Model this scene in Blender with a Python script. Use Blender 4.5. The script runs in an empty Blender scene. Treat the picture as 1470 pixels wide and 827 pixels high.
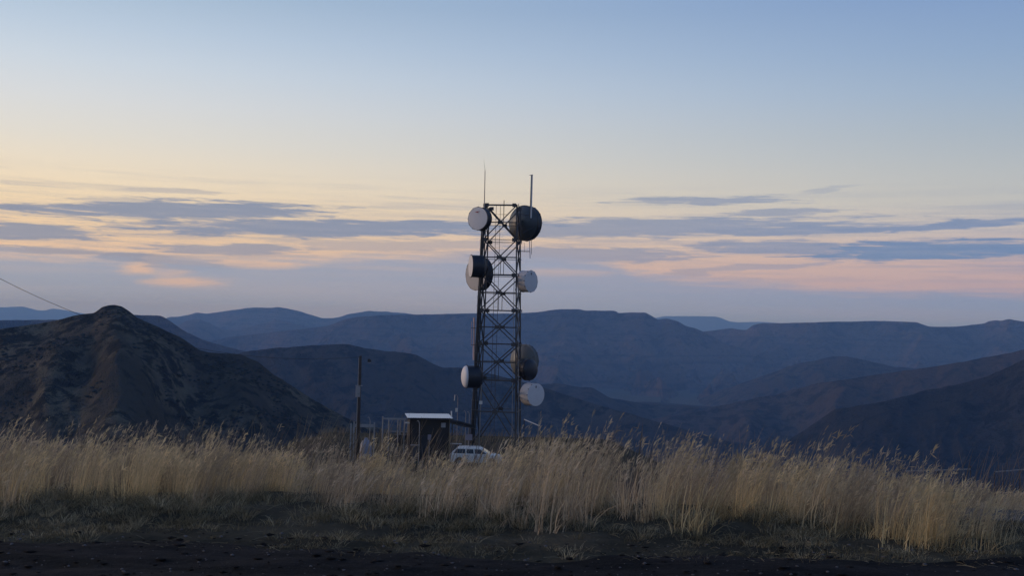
import bpy, math, random
import numpy as np
from mathutils import Vector, Matrix

random.seed(7)
rng = np.random.default_rng(7)
R = math.radians
sc = bpy.context.scene
col = sc.collection

# ------------------------------------------------------------------ camera
F, PW, PH = 1600.0, 1470.0, 827.0          # focal length in photo pixels
EYE = 1.6
PITCH, ROLL = math.atan(56.5 / F), R(1.45)
cam = bpy.data.objects.new('camera', bpy.data.cameras.new('camera'))
col.objects.link(cam); sc.camera = cam
cam.data.sensor_width = 36.0
cam.data.lens = F / PW * 36.0
cam.data.clip_start = 0.1; cam.data.clip_end = 60000
fwd = Vector((0, math.cos(PITCH), math.sin(PITCH)))
up0 = Vector((0, -math.sin(PITCH), math.cos(PITCH))); rt0 = Vector((1, 0, 0))
rt = rt0 * math.cos(ROLL) + up0 * math.sin(ROLL)
up = up0 * math.cos(ROLL) - rt0 * math.sin(ROLL)
cam.matrix_world = Matrix(((rt.x, up.x, -fwd.x, 0), (rt.y, up.y, -fwd.y, 0),
                           (rt.z, up.z, -fwd.z, EYE), (0, 0, 0, 1)))


def ray(px, py):
    return fwd * F + rt * (px - PW / 2) + up * (PH / 2 - py)


def P(px, py, Y):
    """world point on the plane y = Y seen at a photo pixel"""
    d = ray(px, py)
    return Vector((0, 0, EYE)) + d * (Y / d.y)


def azel(px, py):
    d = ray(px, py)
    return math.degrees(math.atan2(d.x, d.y)), math.degrees(math.atan2(d.z, math.hypot(d.x, d.y)))


# ------------------------------------------------------------------ render / exposure
sc.view_settings.view_transform = 'Standard'
sc.view_settings.look = 'None'
sc.view_settings.gamma = 1.0
sc.view_settings.exposure = 0.0
sc.cycles.use_denoising = True
sc.cycles.max_bounces = 5
sc.cycles.diffuse_bounces = 3
sc.cycles.volume_bounces = 1
sc.cycles.transparent_max_bounces = 8
sc.cycles.use_adaptive_sampling = True
sc.cycles.adaptive_threshold = 0.015

SUN_AZ, SUN_EL = -76.0, 3.0                # degrees from the view direction, left of frame

# ------------------------------------------------------------------ sky
def s2l(c):
    return tuple(((v / 255) / 12.92 if v / 255 <= 0.04045 else ((v / 255 + 0.055) / 1.055) ** 2.4) for v in c) + (1.0,)


class NT:
    """tiny node-building helper"""
    def __init__(s, tree):
        s.t = tree

    def n(s, typ, **kw):
        nd = s.t.nodes.new(typ)
        for k, v in kw.items():
            setattr(nd, k, v)
        return nd

    def l(s, a, b):
        s.t.links.new(a, b)

    def m(s, op, a, b=None, c=None, clamp=False):
        nd = s.t.nodes.new('ShaderNodeMath'); nd.operation = op; nd.use_clamp = clamp
        for i, v in enumerate((a, b, c)):
            if v is None:
                continue
            if isinstance(v, (int, float)):
                nd.inputs[i].default_value = v
            else:
                s.t.links.new(v, nd.inputs[i])
        return nd.outputs[0]

    def comb(s, x, y, z):
        nd = s.t.nodes.new('ShaderNodeCombineXYZ')
        for i, v in enumerate((x, y, z)):
            if isinstance(v, (int, float)):
                nd.inputs[i].default_value = v
            else:
                s.t.links.new(v, nd.inputs[i])
        return nd.outputs[0]

    def noise(s, vec, scale, detail=3, rough=0.5, out='Fac'):
        nd = s.t.nodes.new('ShaderNodeTexNoise')
        nd.inputs['Scale'].default_value = scale
        nd.inputs['Detail'].default_value = detail
        nd.inputs['Roughness'].default_value = rough
        if vec is not None:
            s.t.links.new(vec, nd.inputs['Vector'])
        return nd.outputs[out]

    def ramp(s, fac, stops, interp='LINEAR'):
        nd = s.t.nodes.new('ShaderNodeValToRGB')
        cr = nd.color_ramp; cr.interpolation = interp
        while len(cr.elements) < len(stops):
            cr.elements.new(0.5)
        for e, (p, c) in zip(cr.elements, stops):
            e.position = p; e.color = c
        s.t.links.new(fac, nd.inputs[0])
        return nd.outputs[0]

    def mix(s, fac, a, b, mode='MIX'):
        nd = s.t.nodes.new('ShaderNodeMix'); nd.data_type = 'RGBA'; nd.blend_type = mode
        for i, v in ((0, fac), (6, a), (7, b)):
            if isinstance(v, (int, float)):
                nd.inputs[i].default_value = v
            elif isinstance(v, tuple):
                nd.inputs[i].default_value = v
            else:
                s.t.links.new(v, nd.inputs[i])
        return nd.outputs[2]

    def smooth(s, x, lo, hi):
        nd = s.t.nodes.new('ShaderNodeMapRange'); nd.interpolation_type = 'SMOOTHSTEP'
        nd.inputs[1].default_value = lo; nd.inputs[2].default_value = hi
        s.t.links.new(x, nd.inputs[0])
        return nd.outputs[0]


w = bpy.data.worlds.new('World'); sc.world = w; w.use_nodes = True
w.node_tree.nodes.clear()
N = NT(w.node_tree)
tc = N.n('ShaderNodeTexCoord')
sep = N.n('ShaderNodeSeparateXYZ'); N.l(tc.outputs['Generated'], sep.inputs[0])
sx, sy, sz = sep.outputs
U = N.m('MULTIPLY', N.m('ARCTAN2', sx, sy), 57.29578)
V = N.m('MULTIPLY', N.m('ARCSINE', N.m('MINIMUM', N.m('MAXIMUM', sz, -1.0), 1.0)), 57.29578)
# angle round from the glow: 0 towards it, 1 opposite
g = N.m('COSINE', N.m('MULTIPLY', N.m('SUBTRACT', U, SUN_AZ), 1 / 57.29578))
opp = N.m('MULTIPLY', N.m('SUBTRACT', 1.0, g), 0.5)
warmcool = N.smooth(opp, 0.10, 0.72)
Vn = N.m('DIVIDE', N.m('MAXIMUM', V, 0.0), 60.0)


def elr(el, c, k=1.0):
    c = s2l(c)
    return (el / 60.0, (c[0] * k, c[1] * k, c[2] * k, 1))


warm = N.ramp(Vn, [elr(0.0, (236, 200, 165)), elr(2.5, (240, 202, 166)), elr(4.2, (250, 217, 172)), elr(5.6, (252, 227, 187)),
                   elr(7.0, (250, 233, 205)), elr(8.8, (236, 231, 221)), elr(10.6, (226, 229, 232)), elr(12.3, (213, 224, 236)),
                   elr(14.0, (196, 213, 232)), elr(16.0, (175, 197, 220)), elr(28, (122, 156, 202)), elr(58, (82, 116, 170))])
cool = N.ramp(Vn, [elr(0.0, (176, 160, 176)), elr(2.2, (188, 164, 174)), elr(3.6, (196, 173, 178)), elr(5.2, (194, 188, 192)),
                   elr(6.6, (188, 192, 195)), elr(8.0, (180, 189, 197)), elr(10.0, (164, 181, 199)), elr(11.7, (151, 175, 204)), elr(13.5, (139, 167, 204)),
                   elr(17, (121, 152, 202)), elr(28, (98, 132, 190)), elr(58, (76, 108, 166))])
clear = N.mix(warmcool, warm, cool)
# a share of physical sky, so the light stays plausible away from the view
nish = N.n('ShaderNodeTexSky', sky_type='NISHITA'); nish.sun_disc = False
nish.sun_elevation = R(SUN_EL); nish.sun_rotation = R(SUN_AZ); nish.altitude = 1500
nsc = N.mix(1.0, nish.outputs[0], (0.08, 0.08, 0.08, 1), 'MULTIPLY')
clear = N.mix(0.05, clear, nsc)

# clouds: streaks that lie at fixed bearings and heights in the sky
cv = N.comb(N.m('MULTIPLY', U, 0.16), N.m('MULTIPLY', V, 1.0), 0.0)
wob = N.noise(cv, 1.0, 4, 0.6, 'Color')
wsep = N.n('ShaderNodeSeparateColor'); N.l(wob, wsep.inputs[0])
Uw = N.m('ADD', U, N.m('MULTIPLY', N.m('SUBTRACT', wsep.outputs[0], 0.5), 7.0))
Vw = N.m('ADD', V, N.m('MULTIPLY', N.m('SUBTRACT', wsep.outputs[1], 0.5), 0.42))
fib = N.noise(N.comb(N.m('MULTIPLY', Uw, 0.35), N.m('MULTIPLY', V, 4.5), 3.0), 1.0, 7, 0.68)
fibc = N.m('SUBTRACT', fib, 0.5)
bands = [  # px, py, half width, half height, slope, strength
    (235, 302, 235, 13, -0.02, 1.0), (470, 327, 330, 13, -0.01, 1.0), (20, 330, 130, 10, 0.03, 0.95), (330, 357, 150, 7, -0.01, 0.8),
    (40, 358, 110, 5, 0.03, 0.8), (170, 369, 50, 6, 0, 0.9), (268, 378, 62, 10, 0.08, 0.75), (245, 276, 80, 4, 0, 0.45),
    (150, 286, 60, 4, 0, 0.45), (1015, 288, 130, 6, 0, 0.75), (1120, 304, 110, 5, -0.02, 0.7), (930, 327, 330, 13, -0.01, 0.85),
    (1130, 331, 140, 7, 0.0, 0.9), (1350, 324, 220, 6, -0.03, 0.95), (1350, 359, 210, 13, 0.0, 1.1), (1130, 355, 130, 10, 0.03, 0.85),
    (1195, 273, 45, 4, -0.1, 0.35), (560, 352, 200, 8, 0.0, 0.5), (830, 366, 190, 12, 0.0, 0.75), (1060, 385, 130, 5, -0.1, 0.5)]
dens = None
fj = N.m('MULTIPLY', fibc, 2.6)
for (px, py, hw, hh, sl, st) in bands:
    u0, v0 = azel(px, py); a = hw / 28.0; b = hh * 1.12 / 28.0
    # slope is given in the level frame, so the roll of the camera drops out
    du = N.m('SUBTRACT', Uw, u0)
    dv = N.m('SUBTRACT', N.m('SUBTRACT', Vw, v0), N.m('MULTIPLY', du, -sl + math.tan(ROLL)))
    du = N.m('MULTIPLY', du, 1 / a); dv = N.m('MULTIPLY', dv, 1 / b)
    d2 = N.m('ADD', N.m('MULTIPLY', du, du), N.m('MULTIPLY', dv, dv))
    e = N.m('ADD', N.m('SQRT', d2), fj)
    k = N.m('MULTIPLY', N.m('SUBTRACT', 1.0, N.smooth(e, 0.60, 1.20)), st)
    dens = k if dens is None else N.m('MAXIMUM', dens, k)
# streaks that go on all round the sky at the same height
belt = N.m('MULTIPLY', N.smooth(V, 2.0, 3.4), N.m('SUBTRACT', 1.0, N.smooth(V, 5.2, 8.0)))
gen = N.noise(N.comb(N.m('MULTIPLY', Uw, 0.10), N.m('MULTIPLY', V, 2.8), 11.0), 1.0, 6, 0.65)
outside = N.smooth(N.m('ABSOLUTE', U), 24.0, 32.0)
genk = N.m('MULTIPLY', N.m('MULTIPLY', N.smooth(gen, 0.44, 0.68), belt), N.m('ADD', 0.5, N.m('MULTIPLY', outside, 0.4)))
dens = N.m('MAXIMUM', dens, genk)
ccol = N.mix(warmcool, s2l((136, 146, 168)), s2l((112, 138, 180)))
lift = N.mix(N.m('MULTIPLY', N.smooth(fib, 0.35, 0.75), 0.25), ccol, s2l((178, 178, 190)))
skyc = N.mix(N.m('MINIMUM', N.m('MULTIPLY', dens, 0.92), 1.0), clear, lift)
# pale bank of haze low over the horizon
fc = N.n('ShaderNodeFloatCurve')
Un = N.m('MULTIPLY_ADD', U, 1 / 60.0, 0.5)
N.l(Un, fc.inputs[1])
cp = [(0, 364), (60, 366), (130, 370), (250, 374), (380, 374), (450, 374), (540, 370), (640, 367), (760, 367),
      (860, 376), (930, 396), (1060, 405), (1150, 414), (1300, 419), (1470, 420)]
pts = [(0.0, None)] + [(azel(x, y)[0] / 60 + 0.5, azel(x, y)[1] / 8.0) for x, y in cp] + [(1.0, None)]
pts[0] = (0.0, pts[1][1] + 0.03); pts[-1] = (1.0, pts[-2][1])
cur = fc.mapping.curves[0]
while len(cur.points) < len(pts):
    cur.points.new(0.5, 0.5)
for q, (a, b) in zip(cur.points, pts):
    q.location = (a, b)
fc.mapping.update()
top = N.m('MULTIPLY', fc.outputs[0], 8.0)
hb = N.m('SUBTRACT', N.m('SUBTRACT', V, top), N.m('MULTIPLY', fibc, 1.4))
bank = N.m('SUBTRACT', 1.0, N.smooth(hb, -0.40, 0.40))
gap = None
for (px, py, hw, hh, st) in ((202, 383, 34, 10, 0.9), (282, 406, 62, 9, 0.85), (255, 392, 30, 12, 0.45), (345, 377, 120, 7, 0.8), (60, 372, 60, 4, 0.3),
                             (640, 372, 150, 5, 0.30), (560, 385, 90, 4, 0.20), (810, 391, 60, 6, 0.45), (880, 378, 70, 5, 0.35)):
    u0, v0 = azel(px, py)
    du = N.m('MULTIPLY', N.m('SUBTRACT', Uw, u0), 28.0 / hw); dv = N.m('MULTIPLY', N.m('SUBTRACT', Vw, v0), 28.0 / hh)
    e = N.m('ADD', N.m('SQRT', N.m('ADD', N.m('MULTIPLY', du, du), N.m('MULTIPLY', dv, dv))), N.m('MULTIPLY', fibc, 1.5))
    k = N.m('MULTIPLY', N.m('SUBTRACT', 1.0, N.smooth(e, 0.2, 1.45)), st)
    gap = k if gap is None else N.m('MAXIMUM', gap, k)
bank = N.m('MULTIPLY', bank, N.m('SUBTRACT', 1.0, gap))
bankc = N.mix(warmcool, s2l((158, 170, 192)), s2l((134, 152, 188)))
strk = N.noise(N.comb(N.m('MULTIPLY', Uw, 0.06), N.m('MULTIPLY', V, 1.3), 23.0), 1.0, 5, 0.6)
bankc = N.mix(N.m('MULTIPLY', N.smooth(strk, 0.35, 0.7), 0.35), bankc, N.mix(warmcool, s2l((192, 184, 188)), s2l((160, 158, 182))))
skyc = N.mix(N.m('MULTIPLY', bank, 0.92), skyc, bankc)
# below the horizon: dark land
skyc = N.mix(N.smooth(V, -0.5, -6.0), skyc, (0.02, 0.025, 0.04, 1))
under = N.m('SUBTRACT', 1.0, N.smooth(V, -8.0, -1.0))
skyc = N.mix(under, skyc, (0.02, 0.025, 0.04, 1))
bg = N.n('ShaderNodeBackground'); N.l(skyc, bg.inputs[0]); bg.inputs[1].default_value = 1.0
wo = N.n('ShaderNodeOutputWorld'); N.l(bg.outputs[0], wo.inputs[0])

# ------------------------------------------------------------------ sun (after-glow, very soft)
sl = bpy.data.lights.new('sun', 'SUN'); sl.energy = 1.5; sl.angle = R(25); sl.color = (1.0, 0.72, 0.52)
so = bpy.data.objects.new('sun', sl); col.objects.link(so)
sd = Vector((math.sin(R(SUN_AZ)) * math.cos(R(SUN_EL + 6)), math.cos(R(SUN_AZ)) * math.cos(R(SUN_EL + 6)), math.sin(R(SUN_EL + 6))))
so.rotation_euler = sd.to_track_quat('Z', 'Y').to_euler()


# ------------------------------------------------------------------ helpers
def tag(o, label=None, cat=None, group=None, kind=None):
    if label: o['label'] = label
    if cat: o['category'] = cat
    if group: o['group'] = group
    if kind: o['kind'] = kind
    return o


def new_mesh(name, verts, faces, mat, parent=None, smooth=False, loc=None):
    me = bpy.data.meshes.new(name)
    me.from_pydata([tuple(v) for v in verts], [], faces)
    me.validate(); me.update()
    if smooth:
        me.shade_smooth()
    me.materials.append(mat)
    o = bpy.data.objects.new(name, me); col.objects.link(o)
    if parent: o.parent = parent
    if loc is not None: o.location = loc
    return o


def np_mesh(name, V, Fq, mat, parent=None, smooth=True, colr=None):
    """numpy mesh: V (n,3), Fq (m,k) all faces with k corners"""
    me = bpy.data.meshes.new(name)
    k = Fq.shape[1]
    me.vertices.add(len(V)); me.vertices.foreach_set('co', np.ascontiguousarray(V, np.float32).ravel())
    me.loops.add(Fq.size); me.loops.foreach_set('vertex_index', np.ascontiguousarray(Fq, np.int32).ravel())
    me.polygons.add(len(Fq)); me.polygons.foreach_set('loop_start', np.arange(0, Fq.size, k, dtype=np.int32))
    me.update(calc_edges=True)
    if smooth: me.shade_smooth()
    if colr is not None:
        at = me.color_attributes.new('tint', 'FLOAT_COLOR', 'POINT')
        at.data.foreach_set('color', np.ascontiguousarray(colr, np.float32).ravel())
    me.materials.append(mat)
    o = bpy.data.objects.new(name, me); col.objects.link(o)
    if parent: o.parent = parent
    return o


def empty(name, loc, rz=0.0):
    o = bpy.data.objects.new(name, None); col.objects.link(o)
    o.empty_display_size = 0.3
    o.location = loc; o.rotation_euler = (0, 0, rz)
    return o


class MB:
    def __init__(s): s.v, s.f = [], []

    def box(s, c, d, rz=0.0, taper=1.0):
        b = len(s.v)
        for sz_ in (-1, 1):
            k = taper if sz_ > 0 else 1.0
            for sx_, sy_ in ((-1, -1), (1, -1), (1, 1), (-1, 1)):
                x, y = sx_ * d[0] / 2 * k, sy_ * d[1] / 2 * k
                s.v.append((c[0] + x * math.cos(rz) - y * math.sin(rz), c[1] + x * math.sin(rz) + y * math.cos(rz), c[2] + sz_ * d[2] / 2))
        s.f += [(b, b + 3, b + 2, b + 1), (b + 4, b + 5, b + 6, b + 7), (b, b + 1, b + 5, b + 4), (b + 1, b + 2, b + 6, b + 5),
                (b + 2, b + 3, b + 7, b + 6), (b + 3, b, b + 4, b + 7)]
        return s

    def tube(s, p, q, r, n=6, r2=None, rot=0.0, cap=True):
        p, q = Vector(p), Vector(q); r2 = r if r2 is None else r2
        d = (q - p).normalized()
        a = d.orthogonal() if abs(d.z) < 0.99 else Vector((1, 0, 0))
        a = (a - d * a.dot(d)).normalized(); b = d.cross(a)
        i0 = len(s.v)
        for pt, rr in ((p, r), (q, r2)):
            for i in range(n):
                t = 2 * math.pi * i / n + rot
                s.v.append(tuple(pt + (a * math.cos(t) + b * math.sin(t)) * rr))
        for i in range(n):
            j = (i + 1) % n
            s.f.append((i0 + i, i0 + j, i0 + n + j, i0 + n + i))
        if cap:
            s.f.append(tuple(i0 + n - 1 - i for i in range(n))); s.f.append(tuple(i0 + n + i for i in range(n)))
        return s

    def path(s, pts, r, n=5):
        for a, b in zip(pts, pts[1:]): s.tube(a, b, r, n)
        return s

    def angle(s, p, q, w=0.1, t=0.015, out=(0, -1, 0)):
        """L-section steel member from p to q"""
        p, q = Vector(p), Vector(q); d = (q - p).normalized()
        o = Vector(out); o = (o - d * o.dot(d)).normalized(); e = d.cross(o)
        prof = [(0, 0), (w, 0), (w, t), (t, t), (t, w), (0, w)]
        i0 = len(s.v)
        for pt in (p, q):
            for a, b in prof:
                s.v.append(tuple(pt + e * (a - w / 2) - o * (b - t)))
        for i in range(6):
            j = (i + 1) % 6
            s.f.append((i0 + i, i0 + j, i0 + 6 + j, i0 + 6 + i))
        s.f.append(tuple(i0 + 5 - i for i in range(6))); s.f.append(tuple(i0 + 6 + i for i in range(6)))
        return s

    def lathe(s, prof, n=40):
        """profile of (y along the axis, radius) turned about local Y"""
        i0 = len(s.v)
        for (y, r) in prof:
            for i in range(n):
                t = 2 * math.pi * i / n
                s.v.append((r * math.cos(t), y, r * math.sin(t)))
        for k in range(len(prof) - 1):
            for i in range(n):
                j = (i + 1) % n
                s.f.append((i0 + k * n + i, i0 + (k + 1) * n + i, i0 + (k + 1) * n + j, i0 + k * n + j))
        return s

    def prism(s, poly, y0, y1):
        """polygon in xz extruded along y"""
        i0 = len(s.v); n = len(poly)
        for y in (y0, y1):
            for (x, z) in poly: s.v.append((x, y, z))
        for i in range(n):
            j = (i + 1) % n
            s.f.append((i0 + i, i0 + j, i0 + n + j, i0 + n + i))
        s.f.append(tuple(i0 + n - 1 - i for i in range(n))); s.f.append(tuple(i0 + n + i for i in range(n)))
        return s

    def build(s, name, mat, parent=None, smooth=False, loc=None, bevel=0.0):
        o = new_mesh(name, s.v, s.f, mat, parent, smooth, loc)
        if bevel:
            m = o.modifiers.new('bevel', 'BEVEL'); m.width = bevel; m.segments = 2; m.limit_method = 'ANGLE'
        return o


def hash2(ix, iy, seed):
    h = (ix.astype(np.int64) * 374761393 + iy.astype(np.int64) * 668265263 + seed * 982451653) & 0xffffffff
    h = ((h ^ (h >> 13)) * 1274126177) & 0xffffffff
    return ((h ^ (h >> 16)) & 0xffff) / 65535.0


def vnoise(x, y, seed=0):
    ix, iy = np.floor(x), np.floor(y)
    fx, fy = x - ix, y - iy
    fx = fx * fx * fx * (fx * (fx * 6 - 15) + 10); fy = fy * fy * fy * (fy * (fy * 6 - 15) + 10)
    a = hash2(ix, iy, seed); b = hash2(ix + 1, iy, seed); c = hash2(ix, iy + 1, seed); d = hash2(ix + 1, iy + 1, seed)
    return (a * (1 - fx) + b * fx) * (1 - fy) + (c * (1 - fx) + d * fx) * fy


def fbm(x, y, seed=0, octv=4, gain=0.5):
    s = 0; a = 1; t = 0
    for i in range(octv):
        s = s + a * vnoise(x * 2 ** i + 17.3 * i, y * 2 ** i - 9.1 * i, seed + i); t += a; a *= gain
    return s / t


def ridged(x, y, seed=0, octv=4, gain=0.5):
    s = 0; a = 1; t = 0
    for i in range(octv):
        n = 1 - np.abs(2 * vnoise(x * 2 ** i + 11.7 * i, y * 2 ** i + 5.3 * i, seed + i) - 1)
        s = s + a * n; t += a; a *= gain
    return s / t


# ------------------------------------------------------------------ materials
def mat_new(name):
    m = bpy.data.materials.new(name); m.use_nodes = True
    t = m.node_tree; b = t.nodes['Principled BSDF']
    return m, NT(t), b


def paint(name, c, rough=0.55, metal=0.0, var=0.25, scale=3.0, dirt=(0.05, 0.04, 0.035)):
    m, n, b = mat_new(name)
    co = n.n('ShaderNodeTexCoord')
    f = n.noise(co.outputs['Object'], scale, 5, 0.6)
    f2 = n.smooth(f, 0.45, 0.8)
    c4 = tuple(c) + (1,); d4 = tuple(dirt) + (1,)
    cc = n.mix(n.m('MULTIPLY', f2, var), c4, d4)
    n.l(cc, b.inputs['Base Color'])
    b.inputs['Roughness'].default_value = rough; b.inputs['Metallic'].default_value = metal
    return m


M = {}
M['steel'] = paint('weathered_steel', (0.07, 0.063, 0.062), 0.6, 0.2, 0.5, 2.0, (0.03, 0.016, 0.01))
M['galv'] = paint('galvanised_steel', (0.26, 0.25, 0.25), 0.5, 0.4, 0.5, 2.0)
M['cable'] = paint('cable_rubber', (0.018, 0.018, 0.02), 0.6)
M['radome'] = paint('radome_white', (0.62, 0.60, 0.60), 0.6, 0, 0.22, 1.6, (0.30, 0.27, 0.25))
M['radomegrey'] = paint('radome_grey', (0.40, 0.38, 0.37), 0.7, 0, 0.4, 1.6, (0.2, 0.18, 0.16))  # greyer version of the radome colour, for the half hidden dish
M['rose'] = paint('faded_pink', (0.62, 0.42, 0.38), 0.6, 0, 0.3, 2.0)
M['drumlight'] = paint('drum_pale', (0.60, 0.56, 0.54), 0.6, 0, 0.35, 2.2, (0.28, 0.2, 0.16))
M['drumdark'] = paint('drum_dark', (0.014, 0.016, 0.024), 0.5, 0, 0.4, 2.0, (0.03, 0.03, 0.03))
M['bowl'] = paint('reflector_dark', (0.05, 0.06, 0.07), 0.45, 0.2, 0.5, 1.5, (0.12, 0.12, 0.11))
M['bowlgrey'] = paint('reflector_grey', (0.11, 0.12, 0.12), 0.5, 0.1, 0.5, 1.5, (0.1, 0.09, 0.08))
M['logo'] = paint('logo_red', (0.30, 0.03, 0.03), 0.6)
M['white'] = paint('white_paint', (0.66, 0.62, 0.57), 0.4, 0, 0.3, 2.0, (0.25, 0.22, 0.2))
M['brown'] = paint('brown_wall', (0.024, 0.019, 0.017), 0.8, 0, 0.5, 1.5)
M['roof'] = paint('roof_sheet', (0.55, 0.56, 0.58), 0.35, 0.3, 0.3, 1.0, (0.3, 0.28, 0.26))
M['wood'] = paint('pole_wood', (0.05, 0.035, 0.028), 0.85, 0, 0.5, 4.0, (0.02, 0.015, 0.012))
M['palegrey'] = paint('pale_post', (0.28, 0.27, 0.27), 0.7, 0, 0.4, 2.0)
M['tank'] = paint('tank_plastic', (0.22, 0.23, 0.27), 0.5, 0, 0.3, 1.5)
M['darkbox'] = paint('dark_box', (0.02, 0.02, 0.025), 0.7)
M['sign'] = paint('sign_plate', (0.22, 0.19, 0.22), 0.6)
M['conc'] = paint('old_concrete', (0.06, 0.055, 0.05), 0.9, 0, 0.6, 5.0)
M['tyre'] = paint('tyre_rubber', (0.02, 0.02, 0.02), 0.8)
M['rim'] = paint('rim_metal', (0.3, 0.3, 0.3), 0.4, 0.6)
M['taillamp'] = paint('tail_lamp', (0.25, 0.02, 0.02), 0.3)
m, n, b = mat_new('car_glass'); b.inputs['Base Color'].default_value = (0.012, 0.014, 0.018, 1); b.inputs['Roughness'].default_value = 0.1; M['glass'] = m
m, n, b = mat_new('lamp_glass'); b.inputs['Base Color'].default_value = (0.5, 0.5, 0.5, 1); b.inputs['Roughness'].default_value = 0.15; M['lamp'] = m


def hill_mat(name, dry, scrub, bare, scale, bump=0.6, strata=0.0, spot=0.56):
    """grass, scrub and bare soil mixed by noise; scale = metres of a patch"""
    m, n, b = mat_new(name)
    co = n.n('ShaderNodeTexCoord'); ob = co.outputs['Object']
    big = n.noise(ob, 1.0 / scale, 4, 0.6)
    sp = n.noise(ob, 5.5 / scale, 5, 0.7)
    fine = n.noise(ob, 22.0 / scale, 3, 0.7)
    c = n.mix(n.smooth(big, 0.42, 0.62), tuple(bare) + (1,), tuple(dry) + (1,))
    c = n.mix(n.smooth(n.m('ADD', sp, n.m('MULTIPLY', n.m('SUBTRACT', big, 0.5), 0.35)), spot - 0.06, spot + 0.06), c, tuple(scrub) + (1,))
    c = n.mix(n.m('MULTIPLY', n.smooth(fine, 0.3, 0.75), 0.5), c, tuple(0.5 * v for v in dry) + (1,))
    if strata:
        sp3 = n.n('ShaderNodeSeparateXYZ'); n.l(ob, sp3.inputs[0])
        z = n.m('ADD', n.m('MULTIPLY', sp3.outputs[2], 1.0 / strata), n.m('MULTIPLY', big, 1.2))
        st = n.noise(n.comb(0.0, 0.0, z), 1.0, 3, 0.6)
        c = n.mix(n.m('MULTIPLY', n.smooth(st, 0.5, 0.62), 0.55), c, tuple(scrub) + (1,))
    n.l(c, b.inputs['Base Color']); b.inputs['Roughness'].default_value = 1.0
    b.inputs['Specular IOR Level'].default_value = 0.0
    bp = n.n('ShaderNodeBump'); bp.inputs['Strength'].default_value = bump; bp.inputs['Distance'].default_value = scale * 0.10
    n.l(n.m('ADD', sp, n.m('MULTIPLY', fine, 0.35)), bp.inputs['Height']); n.l(bp.outputs[0], b.inputs['Normal'])
    return m


# ------------------------------------------------------------------ near ground
KD = np.array([-400, -60, 0, 9.6, 11, 13, 16, 20, 30, 40, 60, 80, 92, 100, 125, 150, 250, 450, 700, 1200, 20000.])
KZ = np.array([-120, -6, 0, 0.0, -0.1, -0.35, -0.8, -1.5, -3.2, -4.8, -7.6, -9.6, -10.25, -10.35, -10.6, -14, -60, -150, -262, -266, -266.])


def ground_z(x, y, fine=True):
    x = np.asarray(x, float); y = np.asarray(y, float)
    z = np.interp(y, KD, KZ)
    side = np.clip((np.abs(x) - 45) / 300, 0, 1)
    z = z - side ** 1.2 * 120 * np.clip(1 - (-KZ[0] * 0 + np.abs(z)) / 266, 0, 1)
    z = z - 0.42 * np.clip(x - (2.5 + 0.068 * y), 0, 60) * np.clip((y - 20) / 35, 0, 1) * np.clip((700 - y) / 400, 0, 1)
    z = z - 0.36 * np.clip(-x - (4.5 + 0.125 * y), 0, 50) * np.clip((y - 16) / 30, 0, 1) * np.clip((700 - y) / 400, 0, 1)
    if fine:
        near = np.clip((16 - y) / 4, 0, 1) * np.clip((16 - np.abs(x)) / 4, 0, 1)
        z = z + near * ((fbm(x * 0.55, y * 1.6, 3, 4) - 0.5) * 0.09 + (fbm(x * 3, y * 6, 9, 3) - 0.5) * 0.035)
        mid = np.clip((y - 12) / 10, 0, 1) * np.clip((90 - y) / 10, 0, 1)
        z = z + mid * (fbm(x * 0.12, y * 0.12, 5, 3) - 0.5) * 0.7
    return z


def gz(x, y): return float(ground_z(np.array([x]), np.array([y]))[0])


def grid_faces(nr, nc):
    i = np.arange(nr - 1)[:, None] * nc + np.arange(nc - 1)[None, :]
    return np.stack([i, i + 1, i + nc + 1, i + nc], -1).reshape(-1, 4)


def grid_mesh(name, X, Y, Z, mat, smooth=True):
    nr, nc = X.shape
    return np_mesh(name, np.stack([X, Y, Z], -1).reshape(-1, 3), grid_faces(nr, nc), mat, None, smooth)


def ground_mat():
    m, n, b = mat_new('ground_soil')
    co = n.n('ShaderNodeTexCoord'); ob = co.outputs['Object']
    a = n.noise(ob, 0.9, 5, 0.65); f = n.noise(ob, 14, 5, 0.7); big = n.noise(ob, 0.02, 4, 0.6)
    c = n.mix(n.smooth(a, 0.4, 0.65), (0.035, 0.031, 0.022, 1), (0.085, 0.070, 0.046, 1))
    c = n.mix(n.m('MULTIPLY', n.smooth(f, 0.45, 0.75), 0.6), c, (0.07, 0.058, 0.036, 1))
    c = n.mix(n.smooth(big, 0.5, 0.6), c, (0.04, 0.045, 0.03, 1))
    n.l(c, b.inputs['Base Color']); b.inputs['Roughness'].default_value = 1.0; b.inputs['Specular IOR Level'].default_value = 0.05
    bp = n.n('ShaderNodeBump'); bp.inputs['Strength'].default_value = 0.7; bp.inputs['Distance'].default_value = 0.05
    n.l(f, bp.inputs['Height']); n.l(bp.outputs[0], b.inputs['Normal'])
    return m


M['ground'] = ground_mat()
ys_ = np.concatenate([np.linspace(-400, -20, 14)[:-1], np.linspace(-20, 6, 20)[:-1], np.linspace(6, 13, 120)[:-1], np.linspace(13, 130, 110)[:-1],
                      np.geomspace(130, 20000, 70)])
xs_ = np.concatenate([-np.geomspace(20000, 40, 60)[:-1], np.linspace(-40, -8, 30)[:-1], np.linspace(-8, 8, 260)[:-1], np.linspace(8, 40, 30)[:-1],
                      np.geomspace(40, 20000, 60)])
X, Y = np.meshgrid(xs_, ys_)
Z = ground_z(X, Y)
Z = np.where(np.hypot(X, Y) > 800, -266 + (fbm(X / 900, Y / 900, 4, 4) - 0.5) * 24, Z)
tag(grid_mesh('ground', X, Y, Z, M['ground']), 'dark soil ground of the ridge falling away to the valley floor', kind='structure')

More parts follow.
